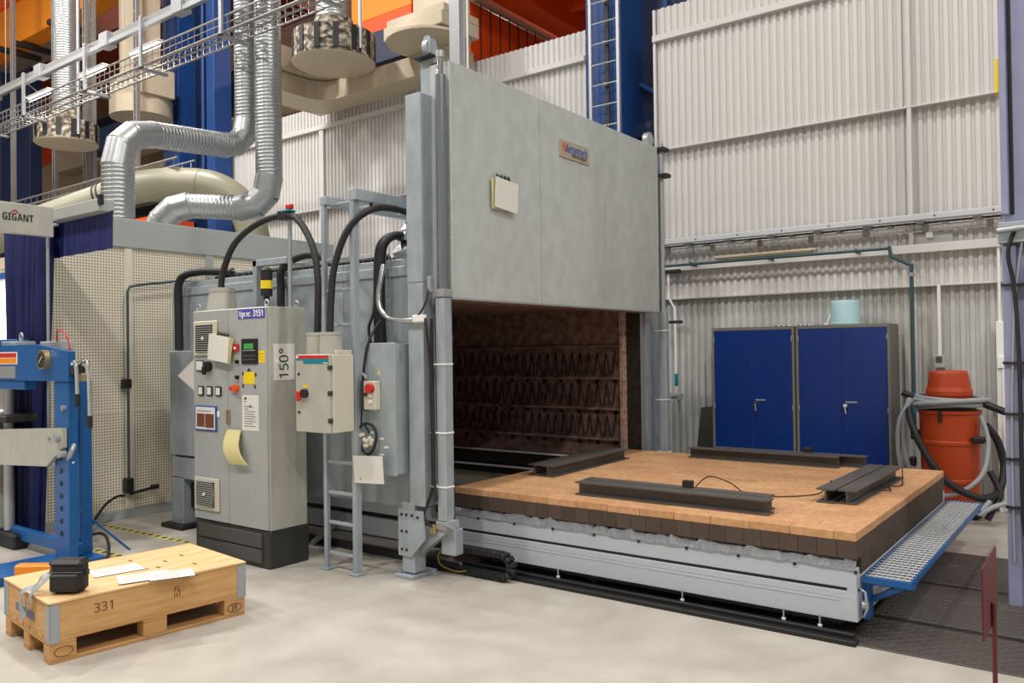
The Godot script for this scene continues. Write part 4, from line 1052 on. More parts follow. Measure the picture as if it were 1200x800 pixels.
func cabinet() -> void:
	var c := thing("control_cabinet", "tall light grey control cabinet on a black plinth beside the furnace", "cabinet", V(-6.07, 0, -4.3))
	var z := -4.11
	put(G.new().box(V(-6.6, 0.31, -4.5), V(-5.545, 2.135, -4.13), 0.005), "body", M.cab_side, c)
	put(G.new().box(V(-6.598, 0.315, -4.135), V(-6.087, 2.13, z), 0.005), "door", M.cab_grey, c)
	put(G.new().box(V(-6.081, 0.315, -4.135), V(-5.56, 2.13, z), 0.005), "door", M.cab_grey, c)
	put(G.new().box(V(-6.6, 0, -4.52), V(-5.545, 0.31, -4.12), 0.012), "plinth", M.plinth, c)
	put(G.new().box(V(-6.54, 0.04, -4.13), V(-5.64, 0.15, -4.105), 0.004), "plinth_cover", M.plinth_light, c)
	put(G.new().box(V(-6.54, 0.165, -4.13), V(-5.64, 0.28, -4.105), 0.004), "plinth_cover", M.plinth_light, c)
	for q in [[-6.57, -4.15], [-5.6, -4.15], [-6.57, -4.45], [-5.6, -4.45]]:
		var pts := []
		for k in 17: pts.append(V(q[0] + 0.024 * cos(TAU * k / 16), 2.165 + 0.024 * sin(TAU * k / 16), q[1]))
		put(G.new().tube(pts, 0.009, 8), "lifting_eye", M.galv_clean, c)
	grille(c, -6.57, -6.22, 1.74, 2.04, z)
	grille(c, -6.575, -6.21, 0.40, 0.68, z)
	var ug := put(G.new().box(V(-5.93, 2.04, z), V(-5.57, 2.12, z + 0.003)), "number_sign", M.violet, c, "violet sign reading Ugn nr: 3151")
	text("Ugn nr:", 0.062, "lettering", M.white, ug, V(-5.835, 2.08, z + 0.004), Basis.IDENTITY, true, 0.72)
	text("3151", 0.075, "lettering", M.white, ug, V(-5.655, 2.082, z + 0.004), Basis.IDENTITY, true, 0.85)
	var hm := put(G.new().box(V(-5.88, 1.665, z), V(-5.665, 1.875, z + 0.012), 0.003), "operator_panel", M.black, c, "black operator panel with green display")
	put(G.new().box(V(-5.84, 1.79, z + 0.012), V(-5.715, 1.835, z + 0.014)), "display_screen", M.display_green, hm)
	put(G.new().box(V(-5.86, 1.775, z + 0.012), V(-5.69, 1.781, z + 0.014)), "panel_line", M.cab_grey, hm)
	for j in 2:
		for k in 6:
			put(G.new().box(V(-5.855 + k * 0.029, 1.695 + j * 0.03, z + 0.012), V(-5.835 + k * 0.029, 1.712 + j * 0.03, z + 0.015)), "key", M.plinth_light, hm)
	put(G.new().box(V(-5.655, 1.675, z), V(-5.575, 1.775, z + 0.002)), "warning_label", M.yellow, c, "yellow label")
	var wl := put(G.new().box(V(-5.865, 1.5, z), V(-5.715, 1.6, z + 0.002)), "warning_label", M.yellow, c, "yellow warning label with dark corners")
	for q in [[-5.87, 1.585], [-5.70, 1.58], [-5.87, 1.485], [-5.71, 1.48]]:
		put(G.new().box(V(q[0] - 0.012, q[1] - 0.015, z), V(q[0] + 0.012, q[1] + 0.015, z + 0.003)), "label_corner", M.plinth_light, wl)
	put(G.new().prism([Vector2(-5.82, 1.605), Vector2(-5.76, 1.605), Vector2(-5.79, 1.635)], z, z + 0.002), "label_arrow", M.ink, wl)
	for k in 3:
		text("— — —", 0.02, "label_text", M.ink, c, V(-5.615, 1.70 + k * 0.025, z + 0.003), Basis.IDENTITY, false, 0.8)
	var m1 := put(G.new().box(V(-6.545, 1.605, z), V(-6.43, 1.7, z + 0.012), 0.003), "panel_meter", M.plinth_light, c)
	put(G.new().box(V(-6.535, 1.615, z + 0.012), V(-6.44, 1.69, z + 0.014)), "meter_face", M.paper, m1)
	for k in 3:
		var x := -6.52 + k * 0.13
		var m := put(G.new().box(V(x, 1.39, z), V(x + 0.085, 1.475, z + 0.01), 0.003), "panel_meter", M.ink, c)
		put(G.new().box(V(x + 0.015, 1.402, z + 0.01), V(x + 0.07, 1.463, z + 0.013)), "meter_face", M.paper, m)
	var sw := put(G.new().cyl(V(-6.355, 1.645, z + 0.015), Vector3.BACK, 0.045, 0.03, 20), "main_switch", M.black, c, "black and red main switch")
	put(G.new().box(V(-6.405, 1.575, z + 0.02), V(-6.365, 1.65, z + 0.05), 0.008), "switch_lever", M.black, sw)
	put(G.new().box(V(-6.41, 1.62, z), V(-6.37, 1.67, z + 0.006)), "switch_plate", M.red, sw)
	put(G.new().box(V(-5.985, 1.77, z), V(-5.92, 1.835, z + 0.02), 0.006), "signal_lamp", M.red, c, "red signal lamp")
	put(G.new().cyl(V(-5.95, 1.80, z + 0.022), Vector3.BACK, 0.012, 0.01, 12), "button", M.white, c)
	for y in [1.685, 1.555]:
		put(G.new().cyl(V(-5.94, y, z + 0.012), Vector3.BACK, 0.016, 0.024, 12), "button", M.black, c)
	var kn := put(G.new().cyl(V(-5.95, 1.462, z + 0.02), Vector3.BACK, 0.03, 0.04, 16), "push_button", M.orange_knob, c, "orange push button")
	put(G.new().box(V(-6.03, 1.445, z), V(-5.97, 1.48, z + 0.03), 0.006), "button_key", M.red, kn)
	put(G.new().box(V(-6.1, 1.16, z), V(-6.055, 1.285, z + 0.014), 0.004), "lock_handle", M.brass, c, "brass lock handle")
	var fr := put(G.new().box(V(-6.57, 1.085, z), V(-6.24, 1.305, z + 0.012), 0.01), "picture_frame", M.frame_blue, c, "blue framed instruction picture")
	put(G.new().box(V(-6.55, 1.1, z + 0.012), V(-6.26, 1.292, z + 0.014)), "picture_sheet", M.paper, fr)
	put(G.new().box(V(-6.53, 1.12, z + 0.014), V(-6.415, 1.235, z + 0.0155)), "photo_print", M.ink_brown, fr)
	put(G.new().box(V(-6.405, 1.115, z + 0.014), V(-6.275, 1.235, z + 0.0155)), "photo_print", M.ink_brown, fr)
	put(G.new().box(V(-6.525, 1.255, z + 0.014), V(-6.32, 1.262, z + 0.0155)), "text_line", M.ink_soft, fr)
	put(G.new().box(V(-6.235, 1.21, z), V(-6.205, 1.26, z + 0.01), 0.003), "clip", M.white, c)
	var dc := thing("notice_sheet", "white printed notice sheet on the right cabinet door under the yellow label", "notice", V(-5.77, 1.115, z))
	put(G.new().box(V(-5.885, 1.115, z + 0.001), V(-5.66, 1.41, z + 0.003)), "sheet", M.paper, dc)
	for k in 11:
		put(G.new().box(V(-5.855, 1.15 + k * 0.02, z + 0.003), V(-5.855 + [0.15, 0.11, 0.16, 0.14, 0.16, 0.13, 0.15, 0.05, 0.12, 0.0, 0.03][k], 1.156 + k * 0.02, z + 0.0042)), "text_line", M.ink_soft, dc)
	put(G.new().box(V(-5.85, 1.37, z + 0.003), V(-5.825, 1.39, z + 0.0042)), "sheet_mark", M.ink, dc)
	put(G.new().box(V(-5.785, 1.305, z + 0.003), V(-5.765, 1.33, z + 0.0042)), "sheet_mark", M.ink_soft, dc)
	# bundle of sheets on a clip, tilted, over the upper grille
	var nb := thing("paper_bundle", "white paper bundle held by a clip over the upper cabinet grille", "papers", V(-6.15, 1.8, -4.06))
	for k in 3:
		var g := G.new()
		g.t = Transform3D(Basis(V(0, 0, 1), -0.12 - 0.05 * k), V(-6.15 + 0.012 * k, 1.8, -4.062 - 0.008 * k))
		g.box(V(-0.145, -0.11, -0.002), V(0.145, 0.11, 0.002))
		put(g, "sheet", M.paper if k == 0 else M.paper_yellow, nb)
	for k in 4:
		put(G.new().cyl(V(-6.16 + k * 0.045, 1.922 - k * 0.006, -4.07), V(0.7, 0.5, 0.3).normalized(), 0.012, 0.045, 8), "clip_ring", M.dark_steel, nb)
	# curled yellowed sheets
	var yb := G.new()
	for k in 10:
		var s := k / 10.0
		var s2 := (k + 1) / 10.0
		var f := func(q: float) -> Vector3: return V(-6.06 + 0.07 * q * q, 1.115 - 0.28 * q, -4.085 + 0.06 * sin(q * 2.6))
		var a: Vector3 = f.call(s); var b: Vector3 = f.call(s2)
		var wd := V(0.165 + 0.05 * s, 0, -0.012); var wd2 := V(0.165 + 0.05 * s2, 0, -0.012)
		yb.quad(b, b + wd2, a + wd, a)
		yb.quad(b + wd2 + V(0, 0, -0.012), b + V(0, 0, -0.012), a + V(0, 0, -0.012), a + wd + V(0, 0, -0.012))
		yb.quad(b + wd2, b + wd2 + V(0, 0, -0.012), a + wd + V(0, 0, -0.012), a + wd)
	single(yb, "yellowed_papers", M.paper_yellow, "yellowed curled sheets hanging on the right cabinet door", "papers")
	single(G.new().prism([Vector2(-6.87, 1.56), Vector2(-6.585, 1.42), Vector2(-6.585, 1.72)], -4.128, -4.12), "clear_sleeve", M.clear_sleeve, "clear plastic sleeve sticking out of the cabinet's side", "sleeve")
	# side sheet with 150 degrees
	var ds := thing("degree_sheet", "white sheet reading 150° taped to the cabinet side", "sign", V(-5.54, 1.53, -4.275))
	put(G.new().box(V(-5.5445, 1.53, -4.38), V(-5.542, 1.83, -4.17)), "sheet", M.paper, ds)
	text("150°", 0.125, "lettering", M.ink, ds, V(-5.541, 1.665, -4.27), Basis(Vector3.UP, PI / 2) * Basis(Vector3.BACK, PI / 2), false, 1.0)
	put(G.new().cyl(V(-5.54, 1.68, -4.205), V(1, 0, 0), 0.018, 0.008, 14), "magnet", M.white, ds)
	# what stands on the roof
	put(G.new().lathe(V(-6.4, 2.135, -4.27), [Vector2(0.135, 0), Vector2(0.11, 0.16), Vector2(0.115, 0.165), Vector2(0.115, 0.2), Vector2(0, 0.2)], 8), "cable_gland", M.cab_side, c, "tapered grey cable gland")
	put(G.new().rod(V(-5.59, 2.12, -4.38), V(-5.59, 2.96, -4.38), 0.018, 10), "mast", M.galv_clean, c)
	put(G.new().box(V(-5.625, 2.96, -4.4), V(-5.555, 3.0, -4.36), 0.006), "mast_cap", M.red, c, "red cap on the mast")
	var sl := thing("signal_tower", "black and yellow signal tower lamp on the cabinet roof", "signal lamp", V(-5.87, 2.135, -4.35))
	put(G.new().lathe(V(-5.87, 2.135, -4.35), [Vector2(0.025, 0), Vector2(0.025, 0.1), Vector2(0.05, 0.11), Vector2(0.05, 0.17), Vector2(0, 0.17)], 16), "stem", M.black, sl)
	put(G.new().lathe(V(-5.87, 2.305, -4.35), [Vector2(0, 0), Vector2(0.05, 0), Vector2(0.05, 0.07), Vector2(0, 0.07)], 16), "yellow_lens", M.yellow, sl)
	put(G.new().lathe(V(-5.87, 2.375, -4.35), [Vector2(0, 0), Vector2(0.05, 0), Vector2(0.05, 0.09), Vector2(0.03, 0.11), Vector2(0, 0.11)], 16), "black_top", M.black, sl)
	# the arching cable from cabinet to switch box
	var ac := thing("power_cable", "thick black cable arching from the cabinet roof to the switch box", "cable", V(-5.8, 1.9, -4.3))
	put(G.new().tube(crv([V(-6.41, 2.3, -4.27), V(-6.4, 2.47, -4.28), V(-6.25, 2.72, -4.3), V(-5.94, 2.87, -4.32), V(-5.59, 2.905, -4.33), V(-5.4, 2.83, -4.33), V(-5.2, 2.6, -4.3), V(-5.12, 2.35, -4.28), V(-5.11, 2.1, -4.27), V(-5.12, 1.88, -4.27)], 8), 0.028, 12), "cable_run", M.rubber, ac)
	put(G.new().box(V(-5.66, 2.87, -4.4), V(-5.54, 2.945, -4.3), 0.008), "clamp", M.black, ac)
	put(G.new().box(V(-5.6, 2.925, -4.375), V(-5.5, 2.94, -4.295), 0.003), "clamp_strap", M.teal, ac)

func switch_box() -> void:
	var l := thing("ladder_frame", "grey angle steel ladder frame standing on the floor, carrying the switch box", "frame", V(-5.02, 0, -4.41))
	put(G.new().box(V(-5.22, 0.02, -4.44), V(-5.18, 3.0, -4.4), 0.004), "upright", M.galv, l)
	put(G.new().box(V(-4.88, 0.02, -4.44), V(-4.84, 3.03, -4.4), 0.004), "upright", M.galv, l)
	put(G.new().box(V(-4.84, 0.02, -4.46), V(-4.832, 3.03, -4.4), 0.003), "upright_flange", M.galv, l)
	for y in [0.14, 0.385, 0.625, 0.87, 1.97, 2.25, 2.5]:
		put(G.new().box(V(-5.165, y - 0.012, -4.435), V(-4.885, y + 0.012, -4.405), 0.003), "rung", M.galv, l)
	for x in [-5.195, -4.85]:
		put(G.new().box(V(x - 0.05, 0, -4.47), V(x + 0.05, 0.02, -4.37), 0.003), "foot_plate", M.galv, l)
	put(G.new().box(V(-4.885, 2.95, -6.9), V(-4.8, 3.04, -4.395), 0.004), "top_arm", M.galv, l)
	put(G.new().box(V(-5.225, 2.95, -6.9), V(-5.15, 3.02, -4.395), 0.004), "top_arm", M.galv, l)
	for z in [-4.5, -4.75, -5.2, -5.5, -5.9, -6.3]:
		put(G.new().box(V(-5.15, 2.955, z - 0.012), V(-4.885, 2.975, z + 0.012), 0.003), "tie_bar", M.galv, l)
		put(G.new().cyl(V(-4.84, 2.94, z - 0.1), Vector3.UP, 0.014, 0.05, 6), "bolt", M.dark_steel, l)
	var s := thing("switch_box", "beige wall switch box with a red rotary handle, on the ladder frame", "switch box", V(-5.03, 1.13, -4.26))
	put(G.new().box(V(-5.24, 1.135, -4.38), V(-4.82, 1.735, -4.17), 0.006), "body", M.box_beige, s)
	put(G.new().box(V(-5.243, 1.132, -4.175), V(-4.836, 1.738, -4.15), 0.006), "door", M.cab_side, s)
	var lb := put(G.new().box(V(-5.235, 1.706, -4.15), V(-4.85, 1.73, -4.1475)), "label_stripe", M.red, s, "red stripe of the maker's label")
	put(G.new().box(V(-5.232, 1.711, -4.1475), V(-5.205, 1.725, -4.146)), "label_square", M.white, lb)
	put(G.new().box(V(-5.145, 1.665, -4.15), V(-4.85, 1.704, -4.1475)), "label_stripe", M.teal, s, "teal stripe of the maker's label")
	put(G.new().box(V(-5.235, 1.692, -4.15), V(-5.145, 1.704, -4.1475)), "label_stripe", M.teal, s)
	put(G.new().box(V(-4.91, 1.669, -4.1475), V(-4.855, 1.674, -4.146)), "label_line", M.white, s)
	for y in [1.585, 1.285]:
		put(G.new().cyl(V(-5.2, y, -4.148), Vector3.BACK, 0.012, 0.008, 12), "lock", M.ink, s)
	for y in [1.635, 1.44, 1.23]:
		put(G.new().box(V(-4.858, y - 0.018, -4.165), V(-4.82, y + 0.018, -4.142), 0.003), "hinge", M.plinth, s)
	var kn := put(G.new().cyl(V(-5.12, 1.435, -4.135), Vector3.BACK, 0.034, 0.03, 18), "rotary_knob", M.black, s)
	put(G.new().box(V(-5.185, 1.375, -4.13), V(-5.145, 1.455, -4.1), 0.008), "red_lever", M.red, kn)
	put(G.new().box(V(-5.15, 1.48, -4.15), V(-5.09, 1.5, -4.148)), "label_tag", M.yellow, s)
	put(G.new().box(V(-4.87, 1.735, -4.37), V(-4.83, 1.77, -4.22), 0.004), "mounting_lug", M.box_beige, s)
	for x in [-5.115, -4.955]:
		var g := G.new()
		g.t = Transform3D(Basis(Vector3.UP, PI / 8), V(x, 1.735, -4.27))
		g.lathe(V(0, 0, 0), [Vector2(0.098, 0), Vector2(0.088, 0.15), Vector2(0.093, 0.152), Vector2(0.093, 0.175), Vector2(0, 0.175)], 8)
		put(g, "cable_gland", M.cab_side, s, "tapered grey cable gland")
	single(G.new().tube(crv([V(-4.98, 1.9, -4.28), V(-4.985, 2.2, -4.3), V(-4.97, 2.45, -4.33), V(-4.87, 2.72, -4.38), V(-4.76, 2.87, -4.5), V(-4.8, 2.93, -4.8), V(-4.9, 2.92, -5.3)], 8), 0.028, 12), "power_cable", M.rubber, "thick black cable curving up from the switch box onto the frame arms", "cable")

func furnace_side() -> void:
	var j := thing("junction_box", "tall grey junction box on the furnace side with an emergency stop station", "junction box", V(-4.64, 0.8, -4.6))
	put(G.new().box(V(-4.8, 0.8, -4.735), V(-4.49, 1.815, -4.5), 0.005), "body", M.galv, j)
	put(G.new().box(V(-4.81, 0.79, -4.51), V(-4.485, 1.82, -4.495), 0.004), "cover", M.galv, j)
	var e := put(G.new().box(V(-4.785, 1.3, -4.495), V(-4.645, 1.525, -4.43), 0.006), "stop_station", M.box_beige, j, "beige push button station with red mushroom button")
	put(G.new().box(V(-4.795, 1.29, -4.48), V(-4.765, 1.53, -4.42), 0.004), "station_side", M.plinth, e)
	put(G.new().cyl(V(-4.68, 1.468, -4.41), Vector3.BACK, 0.036, 0.04, 18), "stop_button", M.red, e)
	for y in [1.41, 1.365]:
		put(G.new().cyl(V(-4.69, y, -4.425), Vector3.BACK, 0.016, 0.014, 12), "button", M.white, e)
	put(G.new().cyl(V(-4.74, 1.42, -4.425), Vector3.BACK, 0.016, 0.014, 12), "button", M.plinth, e)
	put(G.new().prism([Vector2(-4.685, 1.575), Vector2(-4.645, 1.575), Vector2(-4.665, 1.61)], -4.495, -4.4935), "warning_label", M.tape_yellow, j)
	for q in [[-4.74, 1.12], [-4.64, 1.075], [-4.59, 1.01], [-4.64, 0.95]]:
		put(G.new().box(V(q[0] - 0.025, q[1] - 0.008, -4.495), V(q[0] + 0.025, q[1] + 0.008, -4.4935)), "small_label", M.white, j)
	put(G.new().tube(crv([V(-4.84, 1.55, -4.5), V(-4.8, 1.58, -4.45), V(-4.74, 1.555, -4.43)], 5), 0.012, 8), "handle", M.galv_clean, j)
	# wires coiled on the box, white card hanging from the frame
	var wc := thing("wire_coil", "coil of black wires with small beige plugs hanging below the stop station", "wire", V(-4.77, 0.95, -4.47))
	var pts := []
	for k in 33: pts.append(V(-4.765 + 0.1 * cos(TAU * k / 32 + 1.6), 1.07 + 0.12 * sin(TAU * k / 32 + 1.6), -4.46 + 0.01 * sin(TAU * k / 16)))
	put(G.new().tube(pts, 0.011, 8), "loop", M.rubber, wc)
	put(G.new().tube(crv([V(-4.84, 1.18, -4.46), V(-4.83, 1.4, -4.47), V(-4.8, 1.65, -4.47), V(-4.77, 1.85, -4.5), V(-4.75, 2.0, -4.6)], 6), 0.011, 8), "lead", M.rubber, wc)
	put(G.new().tube(crv([V(-4.8, 1.18, -4.45), V(-4.76, 1.17, -4.44), V(-4.72, 1.12, -4.44)], 6), 0.009, 8), "lead", M.rubber, wc)
	for q in [[-4.81, 1.1, 0.3], [-4.77, 1.06, -0.4], [-4.73, 1.07, 0.8], [-4.76, 1.02, 0.1], [-4.70, 1.05, 1.2]]:
		var g := G.new()
		g.t = Transform3D(Basis(Vector3.BACK, q[2]), V(q[0], q[1], -4.445))
		g.box(V(-0.025, -0.014, -0.012), V(0.025, 0.014, 0.012), 0.004)
		put(g, "plug", M.cream, wc)
	var hc := thing("hanging_card", "blank white card hanging at the ladder frame below the wire coil", "card", V(-4.68, 0.73, -4.39))
	put(G.new().prism([Vector2(-4.86, 0.94), Vector2(-4.53, 0.955), Vector2(-4.515, 0.745), Vector2(-4.835, 0.73)], -4.395, -4.39), "card", M.paper, hc)
	put(G.new().cyl(V(-4.77, 0.765, -4.389), Vector3.BACK, 0.006, 0.004, 8), "eyelet", M.dark_steel, hc)
	# cable bundle running down the furnace side in a wire ladder
	var cb := thing("cable_bundle", "bundle of thick black cables bending over the furnace roof edge beside the door post", "cables", V(-4.8, 1.8, -4.65))
	for q in [[-4.845, 0.03, 0.0], [-4.80, 0.034, 0.03], [-4.83, 0.022, -0.05]]:
		put(G.new().tube(crv([V(q[0], 1.82, -4.66 - q[2] * 0.3), V(q[0], 2.2, -4.66), V(q[0] + 0.01, 2.5, -4.66), V(q[0] + 0.04, 2.64, -4.68), V(q[0] + 0.08, 2.7, -4.78), V(q[0] + 0.1, 2.66, -4.95), V(q[0] + 0.1, 2.6, -5.2)], 8), q[1], 10), "cable", M.rubber, cb)
	for x in [-4.78, -4.745]:
		put(G.new().rod(V(x, 1.82, -4.7), V(x, 2.6, -4.7), 0.004, 6), "ladder_wire", M.galv_clean, cb)
	for k in 9:
		put(G.new().rod(V(-4.87, 1.86 + k * 0.085, -4.7), V(-4.74, 1.86 + k * 0.085, -4.7), 0.004, 6), "cross_wire", M.galv_clean, cb)
	put(G.new().tube(crv([V(-4.86, 1.82, -4.6), V(-4.88, 1.95, -4.6), V(-4.86, 2.1, -4.64), V(-4.87, 2.4, -4.67)], 6), 0.012, 8), "thin_cable", M.rubber, cb)
	var sc := thing("wrapped_hose", "silver tape wrapped hose curving from the cable bundle to the door post", "hose", V(-4.6, 2, -4.6))
	put(G.new().tube(crv([V(-4.745, 2.45, -4.64), V(-4.745, 2.31, -4.6), V(-4.745, 2.2, -4.58), V(-4.72, 2.1, -4.57), V(-4.63, 2.02, -4.57), V(-4.5, 1.995, -4.57), V(-4.36, 1.99, -4.575)], 8), 0.022, 10), "hose", M.foil, sc)
	put(G.new().box(V(-4.36, 1.97, -4.6), V(-4.24, 2.03, -4.55), 0.01), "end_sleeve", M.white, sc)
	put(G.new().tube(crv([V(-4.24, 2.0, -4.575), V(-4.22, 1.9, -4.57), V(-4.21, 1.75, -4.58), V(-4.2, 1.5, -4.6)], 6), 0.01, 6), "tail_cable", M.rubber, sc)
	put(G.new().tube(crv([V(-4.3, 2.02, -4.56), V(-4.23, 2.1, -4.56), V(-4.21, 2.2, -4.58), V(-4.2, 2.27, -4.6)], 6), 0.008, 6), "tail_cable", M.dark_steel, sc)
	put(G.new().box(V(-4.225, 2.2, -4.62), V(-4.19, 2.32, -4.58), 0.006), "connector", M.galv_clean, sc)
	# crumpled foil duct end
	var fg := G.new()
	var c := V(-4.72, 2.66, -4.9)
	var ring := []
	for i in 5:
		var row := []
		for k in 10:
			var a := TAU * k / 10
			var r := 0.1 - 0.012 * i + rng.randf_range(-0.025, 0.025)
			row.append(c + V(-0.06 + i * 0.05, -0.1 + i * 0.02, 0) + V(0, sin(a) * r, cos(a) * r) + V(rng.randf_range(-0.015, 0.015), 0, 0))
		ring.append(row)
	for i in 4:
		for k in 10:
			fg.quad(ring[i][k], ring[i][(k + 1) % 10], ring[i + 1][(k + 1) % 10], ring[i + 1][k])
	fg.ftri(c + V(-0.04, 0.02, 0.1), c + V(0.06, 0.0, 0.11), c + V(0.0, 0.17, 0.02))
	fg.ftri(c + V(0.06, 0.0, 0.11), c + V(0.08, 0.0, -0.08), c + V(0.0, 0.17, 0.02))
	single(fg, "foil_scrap", M.foil, "crumpled piece of aluminium foil on the furnace roof by the door post", "foil")
	# cable tray along the roof edge
	var tr := thing("cable_tray", "wire cable tray with black cables along the furnace roof edge", "cable tray", V(-6.2, 2.5, -4.95))
	for y in [2.51, 2.58]:
		for z in [-4.84, -5.1]:
			put(G.new().rod(V(-7.85, y, z), V(-4.95, y, z), 0.004, 6), "long_wire", M.galv_clean, tr)
	var mm := G.new().tube([V(0, 0.08, 0.13), V(0, 0.003, 0.13), V(0, 0.003, -0.13), V(0, 0.08, -0.13)], 0.003, 5).mesh()
	for k in 29:
		piece(mm, "hoop_wire", M.galv_clean, tr, V(-7.8 + k * 0.1, 2.505, -4.97))
	for q in [[2.53, -4.88, 0.025], [2.54, -4.95, 0.028], [2.53, -5.02, 0.022]]:
		put(G.new().tube(crv([V(-7.4, q[0], q[1]), V(-6.6, q[0] + 0.01, q[1] + 0.01), V(-5.8, q[0], q[1]), V(-5.0, q[0] + 0.01, q[1])], 6), q[2], 8), "cable", M.rubber, tr)
	single(G.new().tube(crv([V(-7.74, 1.8, -4.66), V(-7.745, 2.2, -4.66), V(-7.74, 2.46, -4.66), V(-7.66, 2.56, -4.68), V(-7.45, 2.59, -4.75), V(-7.1, 2.57, -4.86)], 8), 0.04, 10), "riser_cable", M.rubber, "thick black cable rising at the furnace's left end by the booth", "cable")
	var lw := thing("wire_ladder", "thin wire ladder beside the riser cable at the furnace's left end", "cable tray", V(-7.68, 1.8, -4.7))
	for x in [-7.7, -7.66]:
		put(G.new().rod(V(x, 1.8, -4.7), V(x, 2.5, -4.7), 0.004, 6), "long_wire", M.galv_clean, lw)
	for k in 8:
		put(G.new().rod(V(-7.72, 1.84 + k * 0.085, -4.7), V(-7.64, 1.84 + k * 0.085, -4.7), 0.004, 6), "cross_wire", M.galv_clean, lw)
	single(G.new().tube(crv([V(-6.12, 1.9, -4.69), V(-6.12, 2.3, -4.69), V(-6.11, 2.5, -4.69), V(-6.02, 2.6, -4.75), V(-5.86, 2.635, -4.8), V(-5.7, 2.6, -4.85)], 8), 0.035, 10), "riser_cable", M.rubber, "thick black cable bending over the furnace roof behind the cabinet", "cable")
	var wb := G.new()
	for q in 7:
		var o := rng.randf_range(-0.06, 0.06)
		wb.tube(crv([V(-7.5 + q * 0.06, 2.52, -4.86 + o), V(-7.35 + q * 0.05, 2.6 + o * 0.5, -4.9), V(-7.15, 2.56 + o * 0.6, -4.95 + o), V(-6.9 + o, 2.53, -5.0)], 5), 0.006, 5)
	single(wb, "loose_wires", M.pvc_grey, "tangle of thin grey wires on the furnace roof above the control cabinet", "wire", "", "stuff")
	# paper on the door
	var dp := thing("door_paper", "white paper held by a clip on the furnace door", "papers", V(-4.09, 2.88, -5.38))
	var ry := Basis(Vector3.UP, PI / 2)
	for k in 2:
		var g := G.new()
		g.t = Transform3D(ry * Basis(V(0, 0, 1), -0.08 + 0.1 * k), V(-4.055 - 0.02 * k, 3.03, -5.38 + 0.02 * k))
		g.box(V(-0.155, -0.125, -0.002), V(0.155, 0.125, 0.002))
		put(g, "sheet", M.paper_yellow if k else M.paper, dp)
	for k in 4:
		put(G.new().cyl(V(-4.07, 3.17, -5.28 - k * 0.05), V(0.3, 0.5, 0.7).normalized(), 0.012, 0.05, 8), "clip_ring", M.dark_steel, dp)

